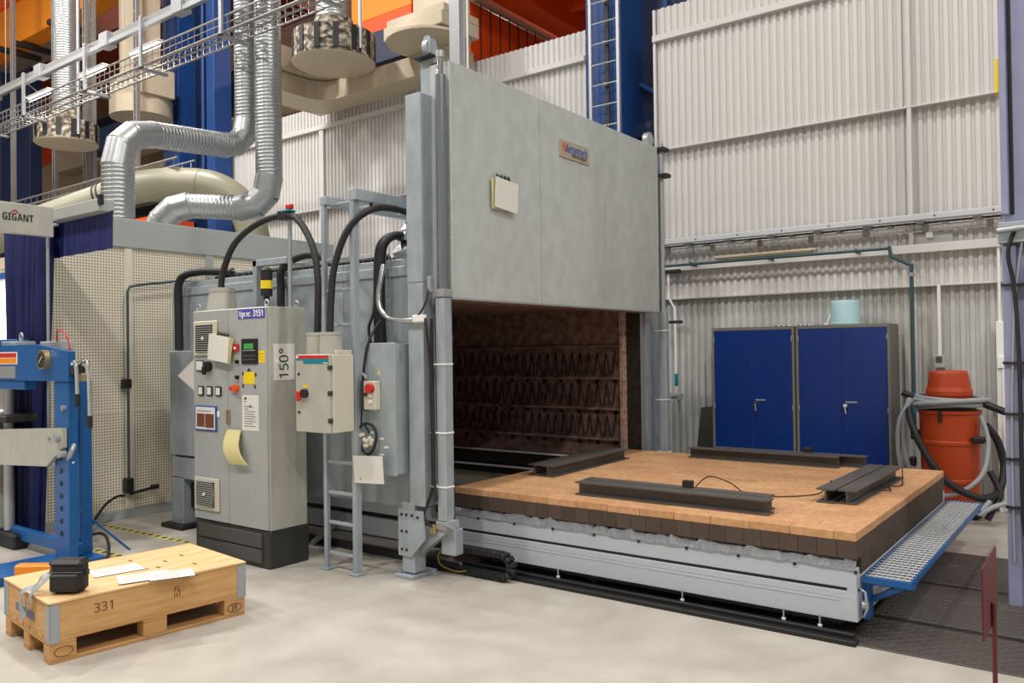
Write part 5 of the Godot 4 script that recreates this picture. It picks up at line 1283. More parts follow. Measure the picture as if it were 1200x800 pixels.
func press() -> void:
	var p := thing("workshop_press", "blue hydraulic workshop press with gauge, pump levers and a grey bed", "press", V(-7.3, 0.128, -3.0))
	var z := -2.9
	put(G.new().prism([Vector2(-8.3, 1.56), Vector2(-6.3, 1.56), Vector2(-6.3, 1.785), Vector2(-6.85, 1.845), Vector2(-8.3, 1.845)], z - 0.05, z), "head_beam", M.press_blue, p)
	put(G.new().prism([Vector2(-8.3, 1.56), Vector2(-6.8, 1.56), Vector2(-6.8, 1.84), Vector2(-8.3, 1.845)], z - 0.19, z - 0.15), "head_beam", M.press_blue, p)
	put(G.new().box(V(-8.3, 1.485, z - 0.1), V(-7.07, 1.56, z - 0.01), 0.006), "head_beam_lower", M.press_blue, p)
	for x in [-6.56, -8.3]:
		put(G.new().box(V(x, 0.2, z - 0.08), V(x + 0.235, 1.56, z - 0.012), 0.006), "upright", M.press_blue, p)
		put(G.new().box(V(x - 0.22, 0.2, z - 0.3), V(x, 1.56, z - 0.2), 0.006), "upright", M.press_blue, p)
		for k in 8:
			put(G.new().cyl(V(x + 0.11, 0.41 + k * 0.0945, z - 0.01), Vector3.BACK, 0.02, 0.006, 14), "pin_hole", M.black, p)
			put(G.new().cyl(V(x - 0.09, 0.43 + k * 0.0945, z - 0.198), Vector3.BACK, 0.018, 0.006, 14), "pin_hole", M.black, p)
	put(G.new().prism([Vector2(-8.2, 0.82), Vector2(-6.6, 0.91), Vector2(-6.34, 1.07), Vector2(-6.34, 1.215), Vector2(-8.2, 1.11)], z - 0.005, z + 0.03), "bed_plate", M.cab_side, p, "grey steel press bed plate")
	put(G.new().box(V(-8.2, 0.85, z - 0.2), V(-6.9, 1.1, z - 0.17), 0.004), "bed_plate", M.galv, p)
	put(G.new().cyl(V(-6.39, 1.14, z + 0.045), Vector3.BACK, 0.032, 0.04, 16), "bed_pin", M.galv_clean, p)
	put(G.new().cyl(V(-6.54, 1.13, z + 0.035), Vector3.BACK, 0.016, 0.02, 10), "bed_bolt", M.galv_clean, p)
	put(G.new().cyl(V(-6.37, 1.02, z + 0.02), Vector3.BACK, 0.03, 0.05, 14), "bed_pin", M.galv_clean, p)
	put(G.new().cyl(V(-6.38, 1.36, z), Vector3.BACK, 0.02, 0.03, 12), "side_bolt", M.galv_clean, p)
	var tubep := []
	for k in 13: tubep.append(V(-6.33 + 0.02 * sin(k * 0.5), 1.08 - 0.14 * k / 12.0, z - 0.05 + 0.03 * sin(k * 0.26)))
	put(G.new().tube(tubep, 0.02, 8), "return_spring", M.galv_clean, p)
	# gauge
	var ga := put(G.new().cyl(V(-6.645, 1.725, z + 0.02), Vector3.BACK, 0.075, 0.05, 28), "gauge", M.brass, p, "round pressure gauge")
	put(G.new().cyl(V(-6.645, 1.725, z + 0.046), Vector3.BACK, 0.063, 0.004, 28), "dial", M.ink, ga)
	put(G.new().bar(V(-6.675, 1.7, z + 0.05), V(-6.615, 1.75, z + 0.05), 0.006, 0.003), "needle", M.white, ga)
	for k in 9:
		var a := -0.7 + PI * 1.4 * k / 8.0
		put(G.new().bar(V(-6.645 + 0.046 * cos(a), 1.725 + 0.046 * sin(a), z + 0.0485), V(-6.645 + 0.058 * cos(a), 1.725 + 0.058 * sin(a), z + 0.0485), 0.004, 0.002), "tick", M.brass, ga)
	var st := put(G.new().box(V(-7.55, 1.69, z), V(-7.165, 1.79, z + 0.003)), "warning_label", M.white, p)
	put(G.new().box(V(-7.55, 1.745, z + 0.003), V(-7.18, 1.782, z + 0.0042)), "label_band", M.red, st)
	put(G.new().box(V(-7.55, 1.697, z + 0.003), V(-7.18, 1.74, z + 0.0042)), "label_band", M.orange_block, st)
	put(G.new().box(V(-7.55, 1.575, z), V(-7.2, 1.675, z + 0.003)), "rating_plate", M.galv_clean, p)
	# pump, box and levers
	put(G.new().box(V(-7.0, 1.8, z - 0.2), V(-6.64, 1.87, z - 0.1), 0.006), "pump_block", M.cab_grey, p)
	put(G.new().box(V(-7.6, 1.84, z - 0.2), V(-7.3, 1.88, z - 0.05), 0.006), "ram_block", M.galv, p)
	put(G.new().box(V(-8.0, 1.84, z - 0.2), V(-7.42, 1.9, z - 0.08), 0.006), "ram_block", M.press_blue, p)
	var eye := []
	for k in 17: eye.append(V(-7.335 + 0.026 * cos(TAU * k / 16), 1.915 + 0.03 * sin(TAU * k / 16), z - 0.1))
	put(G.new().tube(eye, 0.009, 8), "eye_bolt", M.galv_clean, p)
	put(G.new().cyl(V(-6.27, 1.64, z - 0.05), V(1, 0, 0), 0.045, 0.07, 16), "pump_valve", M.dark_steel, p)
	put(G.new().box(V(-6.25, 1.56, z - 0.1), V(-6.18, 1.62, z - 0.04), 0.008), "valve_body", M.brass, p)
	for q in [[V(-6.24, 1.69, z), V(-6.215, 1.705, z), V(-6.18, 1.67, z), V(-6.165, 1.45, z), V(-6.165, 1.44, z)], [V(-6.22, 1.7, z - 0.05), V(-6.16, 1.71, z - 0.05), V(-6.105, 1.67, z - 0.05), V(-6.085, 1.3, z - 0.05), V(-6.085, 1.28, z - 0.05)]]:
		var lv := put(G.new().tube(crv(q, 6), 0.014, 10), "pump_lever", M.chrome, p, "chrome pump lever with black grip")
		var e: Vector3 = q[4]
		put(G.new().rod(e + V(0, 0.03, 0), e + V(0, -0.06, 0), 0.019, 10), "grip", M.black, lv)
	put(G.new().tube(crv([V(-6.7, 1.87, z - 0.1), V(-6.6, 1.95, z - 0.06), V(-6.47, 1.93, z - 0.05), V(-6.4, 1.85, z - 0.05), V(-6.37, 1.72, z - 0.05), V(-6.3, 1.68, z - 0.05)], 8), 0.006, 6), "pressure_hose", M.red, p, "thin red hose")
	# feet
	for x in [-6.56, -8.3]:
		put(G.new().box(V(x - 0.22, 0.128, z - 0.3), V(x + 0.2, 0.2, z + 0.62), 0.008), "foot_beam", M.press_blue, p)
	put(G.new().box(V(-8.3, 0.2, z - 0.2), V(-6.5, 0.3, z - 0.14), 0.006), "cross_beam", M.press_blue, p)
	put(G.new().bar(V(-6.4, 0.6, z - 0.1), V(-6.38, 0.2, z - 0.5), 0.04, 0.012), "side_brace", M.press_blue, p)
	put(G.new().box(V(-8.1, 1.2, z - 0.28), V(-7.45, 1.26, z - 0.02), 0.01), "arbor_plate", M.dark_steel, p)
	put(G.new().cyl(V(-7.75, 1.4, z - 0.15), Vector3.UP, 0.06, 0.2, 16), "ram", M.galv_clean, p)
	p.scale = Vector3.ONE * 1.0793
	p.position = V(-7.879, 0, -3.238)
	single(G.new().bar(V(-6.70, 0.095, -2.70), V(-6.33, 0.095, -2.97), 0.09, 0.19, 0.012), "orange_bumper", M.orange_block, "orange steel bar on the floor between the press and the crate", "bar")

func pallet() -> void:
	# local frame: the crate's near bottom corner, long side along the track
	var ang := atan2(0.13, 1.193)
	var t := thing("wooden_pallet", "wooden pallet carrying the crate at the lower left", "pallet", V(-4.893, 0, -2.138))
	t.rotation.y = -ang
	var o := t.position
	var L := 1.2; var W := 0.8
	var lg := func(lo: Vector3, hi: Vector3, ch: float) -> G: return G.new().box(lo, hi, ch)
	# boxes here are local: x to the far left (minus), z away (minus)
	var loc := func(g: G, called: String, m: Material, par: Node3D) -> MeshInstance3D:
		for i in g.v.size(): g.v[i] = g.v[i] + origin(par)
		return put(g, called, m, par)
	for x in [0.0, -0.35, -0.7]:
		loc.call(lg.call(V(x - 0.1, 0, -L), V(x, 0.022, 0), 0.003), "bottom_board", M.wood_2, t)
		for z in [0.0, -0.5275, -1.055]:
			loc.call(lg.call(V(x - 0.1, 0.022, z - 0.145), V(x, 0.1, z), 0.003), "block", M.wood_1, t)
	for z in [0.0, -0.5275, -1.055]:
		loc.call(lg.call(V(-W, 0.1, z - 0.145), V(0, 0.122, z), 0.003), "stringer_board", M.wood_2, t)
	for k in 7:
		loc.call(lg.call(V(-0.1 - k * 0.1166, 0.122, -L), V(-k * 0.1166, 0.144, 0), 0.003), "deck_board", M.wood_1, t)
	var ov := []
	for k in 25: ov.append(V(0.001, 0.06 + 0.028 * sin(TAU * k / 24), -0.075 + 0.05 * cos(TAU * k / 24)))
	loc.call(G.new().tube(ov, 0.0022, 5), "brand_ring", M.ink_brown, t)
	for i in ov.size(): ov[i] += V(0, 0, -1.05)
	loc.call(G.new().tube(ov, 0.0022, 5), "brand_ring", M.ink, t)
	piece(_tm("IR", 0.05), "brand_letters", M.ink, t, o + V(0.001, 0.06, -1.125), Basis(Vector3.UP, PI / 2))
	var c := thing("crate_collar", "hinged wooden pallet collar with steel corners standing on the pallet", "crate", V(-4.893, 0.144, -2.138))
	c.rotation.y = -ang
	loc.call(lg.call(V(-0.02, 0, -L + 0.02), V(0, 0.195, -0.02), 0.003), "side_board", M.wood_0, c)
	loc.call(lg.call(V(-W, 0, -L + 0.02), V(-W + 0.02, 0.195, -0.02), 0.003), "side_board", M.wood_0, c)
	loc.call(lg.call(V(-W + 0.02, 0, -0.022), V(-0.02, 0.195, -0.002), 0.003), "end_board", M.wood_0, c)
	loc.call(lg.call(V(-W + 0.02, 0, -L + 0.002), V(-0.02, 0.195, -L + 0.022), 0.003), "end_board", M.wood_0, c)
	for x in [0.0, -W]:
		for z in [0.0, -L]:
			var sx := 1.0 if x == 0.0 else -1.0
			var sz := 1.0 if z == 0.0 else -1.0
			var g := G.new()
			g.box(V(minf(x, x - sx * 0.055), -0.02, z - sz * 0.004 - 0.003), V(maxf(x, x - sx * 0.055), 0.19, z - sz * 0.004 + 0.006), 0.002)
			g.box(V(x - 0.004, -0.03, minf(z, z - sz * 0.055)), V(x + 0.004, 0.19, maxf(z, z - sz * 0.055)), 0.002)
			g.rod(V(x, -0.02, z), V(x, 0.19, z), 0.008, 8)
			for k in 3:
				g.box(V(x - 0.006, 0.03 + k * 0.06, z - sz * 0.04 - 0.005), V(x + 0.006, 0.04 + k * 0.06, z - sz * 0.04 + 0.005))
			loc.call(g, "corner_hinge", M.zinc_hinge, c)
	piece(_tm("331", 0.075), "stencil_mark", M.ink_brown, c, V(-4.893, 0.144, -2.138) + V(0.0008, 0.12, -0.3), Basis(Vector3.UP, PI / 2))
	piece(_tm("FL", 0.045), "stencil_mark", M.ink_brown, c, V(-4.893, 0.144, -2.138) + V(0.0008, 0.125, -0.74), Basis(Vector3.UP, PI / 2))
	piece(_tm("HT", 0.04), "stencil_mark", M.ink_brown, c, V(-4.893, 0.144, -2.138) + V(0.0008, 0.09, -0.74), Basis(Vector3.UP, PI / 2))
	loc.call(lg.call(V(-0.6, 0.05, -0.0025), V(-0.25, 0.1, -0.001), 0.0), "blue_print", M.ink_soft, c)
	var lid := thing("plywood_cover", "thin plywood lid lying on the wooden crate", "lid", V(-4.893, 0.339, -2.138))
	lid.rotation.y = -ang
	loc.call(lg.call(V(-W - 0.008, 0, -L - 0.008), V(0.008, 0.013, 0.008), 0.002), "sheet", M.plywood, lid)
	for q in [[-0.3, -0.75], [-0.42, -0.85], [-0.5, -1.0], [-0.2, -0.95], [-0.62, -0.7]]:
		loc.call(lg.call(V(q[0] - 0.028, 0.013, q[1] - 0.008), V(q[0] + 0.028, 0.0134, q[1] + 0.008), 0.0), "knot", M.ink_brown, lid)
	# papers in clear sleeves on the lid
	var sheets := [[-5.27, -2.72, 1.35, "two white document sheets on the crate lid, pair nearer the press", 0.3, 0.21], [-4.95, -2.73, 1.2, "white document sheet in a sleeve on the crate lid, nearer the crate's long front", 0.3, 0.21], [-4.84, -2.85, 1.12, "white document sheet with printed lines, overlapping its neighbour on the crate lid", 0.26, 0.19]]
	var hh := 0.3525
	for q in sheets:
		var s := thing("document_sheet", q[3], "document", V(q[0], hh, q[1]), "documents on the crate lid")
		s.rotation.y = q[2]
		loc.call(lg.call(V(-q[4] / 2, 0, -q[5] / 2), V(q[4] / 2, 0.002, q[5] / 2), 0.0), "sheet", M.paper, s)
		loc.call(lg.call(V(-q[4] / 2 - 0.01, 0, q[5] / 2), V(q[4] / 2 + 0.02, 0.0025, q[5] / 2 + 0.008), 0.0), "sleeve_edge", M.ink, s)
		for k in 6:
			loc.call(lg.call(V(-q[4] / 2 + 0.03, 0.002, -q[5] / 2 + 0.03 + k * 0.024), V(q[4] / 2 - 0.06 - 0.02 * (k % 3), 0.0024, -q[5] / 2 + 0.035 + k * 0.024), 0.0), "text_line", M.ink_soft, s)
		hh += 0.003
	# camera bag with its strap
	var b := thing("camera_bag", "small black camera bag with a grey strap on the crate lid", "bag", V(-5.02, 0.3525, -2.31))
	b.rotation.y = 0.62
	var bg := G.new()
	bg.box(V(-0.1, 0, -0.055), V(0.1, 0.19, 0.055), 0.03)
	loc.call(bg, "body", M.rubber, b)
	loc.call(lg.call(V(-0.102, 0.15, -0.058), V(0.102, 0.198, 0.058), 0.02), "flap", M.black, b)
	loc.call(lg.call(V(-0.085, 0.015, 0.05), V(0.085, 0.12, 0.072), 0.012), "front_pocket", M.black, b)
	loc.call(lg.call(V(-0.1, 0.125, 0.05), V(0.1, 0.131, 0.062), 0.002), "zip", M.plinth_light, b)
	for x in [-0.105, 0.105]:
		loc.call(lg.call(V(x - 0.01, 0.1, -0.014), V(x + 0.01, 0.135, 0.014), 0.004), "strap_ring", M.plinth, b)
	var strap := crv([V(-5.1, 0.46, -2.25), V(-5.14, 0.44, -2.2), V(-5.22, 0.375, -2.2), V(-5.27, 0.357, -2.165), V(-5.29, 0.33, -2.15), V(-5.285, 0.25, -2.15), V(-5.25, 0.21, -2.15), V(-5.2, 0.24, -2.145), V(-5.16, 0.32, -2.14), V(-5.13, 0.37, -2.15), V(-5.1, 0.42, -2.19), V(-5.08, 0.47, -2.24)], 6)
	var sg := G.new()
	var binv := b.basis.inverse()
	for i in strap.size() - 1:
		var p: Vector3 = binv * (strap[i] - b.position); var q: Vector3 = binv * (strap[i + 1] - b.position)
		var sd: Vector3 = binv * ((strap[i + 1] - strap[i]).cross(V(0.0, 0.6, 0.8)).normalized() * 0.02)
		var up := binv * V(0.0, 0.0015, 0.0015)
		sg.quad(p - sd, q - sd, q + sd, p + sd)
		sg.quad(p + sd - up, q + sd - up, q - sd - up, p - sd - up)
	loc.call(sg, "shoulder_strap", M.pvc_grey, b)

func _tm(s: String, size: float) -> TextMesh:
	var tm := TextMesh.new()
	var f := SystemFont.new()
	f.font_names = PackedStringArray(["Droid Sans"])
	tm.font = f; tm.text = s; tm.font_size = 64; tm.pixel_size = size / 64.0; tm.depth = 0.002
	return tm

func cupboard(x0: float, x1: float, label: String) -> void:
	var c := thing("steel_cupboard", label, "cupboard", V((x0 + x1) / 2, 0, -9.73), "blue steel cupboards against the wall")
	var z := -9.5
	put(G.new().box(V(x0, 0, -9.93), V(x1, 1.99, z - 0.004), 0.004), "carcass", M.cupboard_grey, c)
	put(G.new().box(V(x0, 1.955, z - 0.01), V(x1, 1.995, z + 0.004), 0.003), "top_rail", M.cupboard_grey, c)
	put(G.new().box(V(x0, 0, z - 0.01), V(x0 + 0.03, 1.96, z + 0.004), 0.003), "side_stile", M.cupboard_grey, c)
	put(G.new().box(V(x1 - 0.03, 0, z - 0.01), V(x1, 1.96, z + 0.004), 0.003), "side_stile", M.cupboard_grey, c)
	var xm := (x0 + x1) / 2
	put(G.new().box(V(x0 + 0.033, 0.06, z - 0.01), V(xm - 0.002, 1.952, z + 0.006), 0.004), "door", M.cupboard_blue, c)
	put(G.new().box(V(xm + 0.002, 0.06, z - 0.01), V(x1 - 0.033, 1.952, z + 0.006), 0.004), "door", M.cupboard_blue, c)
	var h := put(G.new().cyl(V(xm + 0.035, 1.09, z + 0.012), Vector3.BACK, 0.022, 0.03, 16), "handle", M.chrome, c, "chrome turn handle")
	put(G.new().bar(V(xm + 0.033, 1.08, z + 0.032), V(xm + 0.045, 1.0, z + 0.032), 0.018, 0.012, 0.004), "grip", M.chrome, h)
	put(G.new().box(V(xm + 0.035, 1.12, z + 0.006), V(xm + 0.16, 1.138, z + 0.009), 0.002), "name_strip", M.galv_clean, c)
	for y in [1.85, 1.05, 0.25]:
		for x in [x0 + 0.03, x1 - 0.03]:
			put(G.new().cyl(V(x, y, z + 0.006), Vector3.UP, 0.008, 0.06, 8), "hinge", M.galv_clean, c)

func wall_things() -> void:
	cupboard(-4.04, -3.035, "blue double door steel cupboard, the one nearer the furnace")
	cupboard(-3.02, -2.01, "blue double door steel cupboard carrying the pale blue bucket")
	var b := thing("bucket", "pale blue plastic bucket upside down on the blue cupboard", "bucket", V(-2.52, 1.995, -9.7))
	put(G.new().lathe(V(-2.52, 1.995, -9.7), [Vector2(0.165, 0), Vector2(0.168, 0.02), Vector2(0.16, 0.025), Vector2(0.152, 0.26), Vector2(0.145, 0.27), Vector2(0, 0.27)], 32), "body", M.bucket, b)
	put(G.new().tube(crv([V(-2.67, 2.12, -9.66), V(-2.69, 2.03, -9.6), V(-2.71, 2.0, -9.56), V(-2.66, 2.0, -9.55)], 6), 0.006, 6), "bail_handle", M.white, b)
	for q in [[-3.2, "white crumpled paper on the cupboard nearer the furnace", 0.09], [-2.95, "white crumpled paper at the joint between the two blue cupboards", 0.07]]:
		var g := G.new()
		for k in 6:
			var x: float = q[0] - q[2] + k * q[2] / 3.0
			g.quad(V(x, 1.996 + 0.012 * (k % 2), -9.56), V(x + q[2] / 3.0, 1.996 + 0.012 * ((k + 1) % 2), -9.56), V(x + q[2] / 3.0, 2.012 - 0.012 * (k % 2), -9.66), V(x, 2.0 + 0.012 * (k % 2), -9.66))
		single(g, "crumpled_paper", M.paper, q[1], "paper", "papers on the cupboards")
	single(G.new().prism([Vector2(-4.35, 0), Vector2(-4.12, 0), Vector2(-4.12, 1.02), Vector2(-4.3, 1.0), Vector2(-4.36, 0.5)], -9.78, -9.74), "dark_board", M.plinth_light, "dark grey board leaning beside the blue cupboard nearer the furnace", "board")
	# cable trunk along the wall
	var t := thing("wall_cable_tray", "silver cable trunk on brackets along the white wall", "cable trunk", V(-2.5, 3.1, -9.85))
	put(G.new().box(V(-5.5, 3.105, -9.84), V(2.5, 3.18, -9.77), 0.012), "trunk", M.trunk_steel, t)
	put(G.new().box(V(-5.5, 3.09, -9.98), V(2.5, 3.1, -9.86)), "trunk_base", M.dark_steel, t)
	for k in 14:
		put(G.new().box(V(-5.1 + k * 0.55, 3.082, -9.99), V(-5.02 + k * 0.55, 3.13, -9.85), 0.004), "bracket", M.galv_clean, t)
		put(G.new().box(V(-4.85 + k * 0.55, 3.07, -9.97), V(-4.79 + k * 0.55, 3.085, -9.84), 0.003), "cross_arm", M.galv, t)
		put(G.new().cyl(V(-4.9 + k * 0.55, 3.145, -9.769), Vector3.BACK, 0.01, 0.004, 8), "hole_plug", M.black, t)
	var r := thing("conduit_pair", "pair of thin pale conduits with clips under the cable trunk", "conduit", V(-2.5, 3.0, -9.95))
	for y in [3.065, 3.01]:
		put(G.new().rod(V(-5.5, y, -9.95), V(2.5, y, -9.95), 0.011, 8), "conduit", M.white, r)
	for k in 12:
		put(G.new().box(V(-4.85 + k * 0.62, 2.995, -9.97), V(-4.79 + k * 0.62, 3.08, -9.935), 0.004), "clip", M.strut, r)
	var l := thing("wall_batten_lamp", "slim unlit beige batten lamp on the wall above the cupboards", "lamp", V(-3.5, 2.86, -9.9))
	put(G.new().box(V(-4.15, 2.885, -9.97), V(-2.88, 2.92, -9.87), 0.008), "housing", M.beige_duct, l)
	put(G.new().box(V(-4.1, 2.865, -9.93), V(-2.93, 2.888, -9.88), 0.006), "cover", M.beige_pipe, l)
	var p := thing("water_pipe", "dark grey pipe along the wall dropping right of the blue cupboards", "pipe", V(-2.5, 1.0, -9.85))
	put(G.new().rod(V(-5.2, 2.825, -9.73), V(-2.05, 2.825, -9.73), 0.018, 10), "pipe_run", M.pipe_teal, p)
	put(G.new().rod(V(-2.05, 2.845, -9.73), V(-2.03, 2.725, -9.73), 0.02, 10), "pipe_run", M.pipe_teal, p)
	put(G.new().rod(V(-2.03, 2.735, -9.73), V(-1.83, 2.62, -9.73), 0.02, 10), "pipe_run", M.pipe_teal, p)
	put(G.new().rod(V(-1.83, 2.64, -9.73), V(-1.83, 0.9, -9.73), 0.022, 10), "pipe_drop", M.pipe_teal, p)
	put(G.new().cyl(V(-1.83, 2.52, -9.73), Vector3.UP, 0.036, 0.04, 12), "union", M.galv_clean, p)
	put(G.new().rod(V(-1.83, 1.25, -9.73), V(-1.83, 1.0, -9.73), 0.026, 10), "pipe_sleeve", M.teal, p)
	for x in [-4.4, -3.4, -2.4]:
		put(G.new().box(V(x - 0.01, 2.8, -9.92), V(x + 0.01, 2.85, -9.71), 0.003), "pipe_clip", M.pipe_teal, p)
	put(G.new().rod(V(-4.35, 2.83, -9.73), V(-4.4, 3.1, -9.78), 0.006, 6), "hanger", M.pipe_teal, p)
	var v := thing("drain_pipe", "white pipe with two grey valves on the wall right of the furnace", "pipe", V(-4.75, 1.0, -9.9))
	put(G.new().tube([V(-4.79, 2.78, -9.88), V(-4.79, 2.42, -9.88), V(-4.715, 2.28, -9.9), V(-4.71, 1.16, -9.9)], 0.016, 10), "pipe_run", M.white, v)
	put(G.new().box(V(-4.81, 2.08, -9.96), V(-4.63, 2.12, -9.88), 0.006), "clamp", M.dark_steel, v)
	put(G.new().box(V(-4.73, 1.26, -9.92), V(-4.69, 1.42, -9.88), 0.006), "union", M.teal, v)
	put(G.new().cyl(V(-4.71, 1.13, -9.88), V(1, 0, 0), 0.035, 0.16, 12), "valve", M.pvc_grey, v)
	for x in [-4.78, -4.64]:
		put(G.new().cyl(V(x, 1.1, -9.85), V(0, -0.6, 0.8).normalized(), 0.025, 0.1, 10), "outlet", M.galv_clean, v)
	put(G.new().box(V(-4.84, 2.74, -9.92), V(-4.62, 2.79, -9.85), 0.008), "wall_clip", M.dark_steel, v)
	var o := thing("wall_socket", "small grey wall socket with a white conduit above the vacuum", "socket", V(-1.6, 1.5, -9.95))
	put(G.new().box(V(-1.66, 1.5, -10.0), V(-1.55, 1.64, -9.93), 0.006), "plate", M.cab_side, o)
	put(G.new().box(V(-1.64, 1.56, -9.93), V(-1.58, 1.625, -9.922), 0.003), "cover", M.plinth_light, o)
	put(G.new().box(V(-1.64, 1.42, -9.98), V(-1.56, 1.5, -9.92), 0.006), "plug", M.plinth_light, o)
	put(G.new().rod(V(-1.605, 1.64, -9.97), V(-1.605, 2.42, -9.97), 0.02, 8), "conduit", M.white, o)
	var d := thing("door_jamb", "white door jamb strip beside the pale column", "door frame", V(-1.02, 0, -9.9))
	put(G.new().box(V(-1.06, 0, -9.99), V(-0.94, 1.99, -9.86), 0.005), "jamb", M.white, d)
	put(G.new().box(V(-1.01, 0.02, -9.86), V(-0.97, 1.6, -9.84), 0.003), "stop_bead", M.white, d)
	put(G.new().rod(V(-1.03, 1.99, -9.93), V(-1.03, 2.9, -9.93), 0.015, 8), "conduit", M.white, d)
	put(G.new().box(V(-1.05, 1.5, -9.86), V(-0.99, 1.62, -9.83), 0.004), "lock_case", M.white, d)
	put(G.new().tube(crv([V(-1.09, 0.98, -9.95), V(-1.1, 1.1, -9.93), V(-1.05, 1.12, -9.92)], 5), 0.012, 8), "hook", M.galv_clean, d)
	var cp := thing("wall_patch", "worn grey patch with a small box on the wall beside the batten", "fitting", V(-1.66, 2.9, -9.96))
	put(G.new().box(V(-1.72, 2.93, -10.0), V(-1.65, 3.0, -9.95), 0.004), "junction", M.white, cp)
	put(G.new().box(V(-1.84, 2.87, -10.0), V(-1.46, 2.99, -9.992)), "patch", M.sheet_grey, cp)

func vacuum() -> void:
	var c := V(-1.43, 0, -9.35)
	var v := thing("industrial_vacuum", "orange industrial vacuum cleaner with coiled grey hoses at the wall", "vacuum cleaner", c)
	put(G.new().lathe(c, [Vector2(0.0, 0.13), Vector2(0.255, 0.13), Vector2(0.265, 0.2), Vector2(0.262, 0.36), Vector2(0.272, 0.37), Vector2(0.272, 0.40), Vector2(0.266, 0.41), Vector2(0.272, 0.74), Vector2(0.282, 0.75), Vector2(0.282, 0.78), Vector2(0.274, 0.79), Vector2(0.278, 1.05), Vector2(0.292, 1.06), Vector2(0.292, 1.09), Vector2(0.0, 1.1)], 36), "tank", M.vac_orange, v)
	put(G.new().lathe(c, [Vector2(0.24, 1.09), Vector2(0.25, 1.15), Vector2(0.22, 1.2), Vector2(0.0, 1.2)], 32), "filter_ring", M.black, v)
	put(G.new().lathe(c, [Vector2(0.2, 1.2), Vector2(0.215, 1.24), Vector2(0.215, 1.28), Vector2(0.2, 1.32), Vector2(0.178, 1.46), Vector2(0.165, 1.485), Vector2(0.0, 1.495)], 32), "motor_hood", M.vac_orange, v)
	for a in [0.3, 1.9, 3.6, 5.2]:
		put(G.new().cyl(c + V(0.24 * cos(a), 0.065, 0.24 * sin(a)), V(cos(a + 1.57), 0, sin(a + 1.57)), 0.06, 0.04, 16), "caster", M.black, v)
		put(G.new().box(c + V(0.24 * cos(a) - 0.035, 0.09, 0.24 * sin(a) - 0.035), c + V(0.24 * cos(a) + 0.035, 0.14, 0.24 * sin(a) + 0.035), 0.006), "caster_fork", M.dark_steel, v)
	put(G.new().box(c + V(-0.06, 0.98, 0.268), c + V(-0.025, 1.1, 0.3), 0.006), "latch", M.black, v)
	put(G.new().box(c + V(0.22, 0.78, 0.12), c + V(0.34, 0.84, 0.22), 0.012), "inlet", M.black, v)
	put(G.new().box(c + V(-0.34, 0.78, 0.05), c + V(-0.26, 0.88, 0.15), 0.012), "side_handle", M.black, v)
	put(G.new().box(c + V(-0.36, 0.5, 0.05), c + V(-0.3, 0.6, 0.12), 0.012), "side_handle", M.black, v)
	put(G.new().rod(c + V(0.3, 0.85, 0.16), c + V(0.3, 1.0, 0.15), 0.01, 8), "bail", M.galv_clean, v)
	# grey hoses coiled round the neck
	var h := thing("vacuum_hose", "grey corrugated hose coiled round the neck of the orange vacuum", "hose", c + V(0, 1.1, 0))
	for q in [[1.13, 0.30, 0.0, 0.03], [1.18, 0.32, 0.5, -0.03], [1.16, 0.35, 1.0, 0.04], [1.21, 0.3, 2.0, -0.02]]:
		var pts := []
		for k in 41:
			var a: float = TAU * k / 40 + q[2]
			pts.append(c + V(q[1] * cos(a), q[0] + q[3] * sin(a * 1.0 + 1.0), q[1] * 0.92 * sin(a)))
		put(G.new().tube(pts, 0.026, 10), "hose_turn", M.pvc_grey, h)
	put(G.new().tube(crv([c + V(-0.34, 1.2, 0.12), c + V(-0.38, 1.05, 0.2), c + V(-0.4, 0.8, 0.18), c + V(-0.38, 0.55, 0.15), c + V(-0.33, 0.42, 0.1)], 8), 0.026, 10), "hanging_end", M.pvc_grey, h)
	put(G.new().tube(crv([c + V(-0.3, 1.2, 0.2), c + V(-0.42, 1.0, 0.22), c + V(-0.45, 0.7, 0.2), c + V(-0.42, 0.4, 0.15)], 8), 0.022, 10), "hanging_end", M.pvc_grey, h)
	put(G.new().tube(crv([c + V(0.3, 1.05, 0.16), c + V(0.36, 0.8, 0.18), c + V(0.32, 0.5, 0.26), c + V(0.15, 0.32, 0.36), c + V(-0.05, 0.26, 0.38), c + V(-0.2, 0.24, 0.36)], 8), 0.022, 10), "hanging_end", M.pvc_grey, h)
	put(G.new().cyl(c + V(-0.36, 1.235, 0.1), V(-0.85, 0.4, 0.2).normalized(), 0.034, 0.13, 12), "nozzle", M.black, h)
	put(G.new().cyl(c + V(0.4, 1.13, 0.1), V(0.9, -0.35, 0.1).normalized(), 0.036, 0.22, 12), "nozzle", M.black, h)
	put(G.new().tube(crv([c + V(0.38, 0.24, 0.3), c + V(0.3, 0.12, 0.4), c + V(0.42, 0.2, 0.35), c + V(0.6, 0.25, 0.2)], 8), 0.024, 10), "floor_end", M.pvc_grey, h)
	var k := thing("vacuum_hose", "thick black hose sagging across the front of the orange vacuum", "hose", c + V(0, 0.2, 0.3))
	put(G.new().tube(crv([c + V(-0.34, 1.1, 0.2), c + V(-0.28, 0.92, 0.32), c + V(-0.15, 0.65, 0.38), c + V(0.02, 0.42, 0.4), c + V(0.2, 0.3, 0.36), c + V(0.34, 0.26, 0.28), c + V(0.44, 0.32, 0.12), c + V(0.47, 0.55, 0.0), c + V(0.42, 0.8, 0.02), c + V(0.33, 0.95, 0.08)], 8), 0.036, 12), "hose_run", M.rubber, k)
	put(G.new().tube(crv([c + V(0.36, 0.5, 0.1), c + V(0.45, 0.3, 0.15), c + V(0.4, 0.16, 0.2), c + V(0.35, 0.05, 0.25)], 8), 0.03, 12), "hose_end", M.rubber, k)

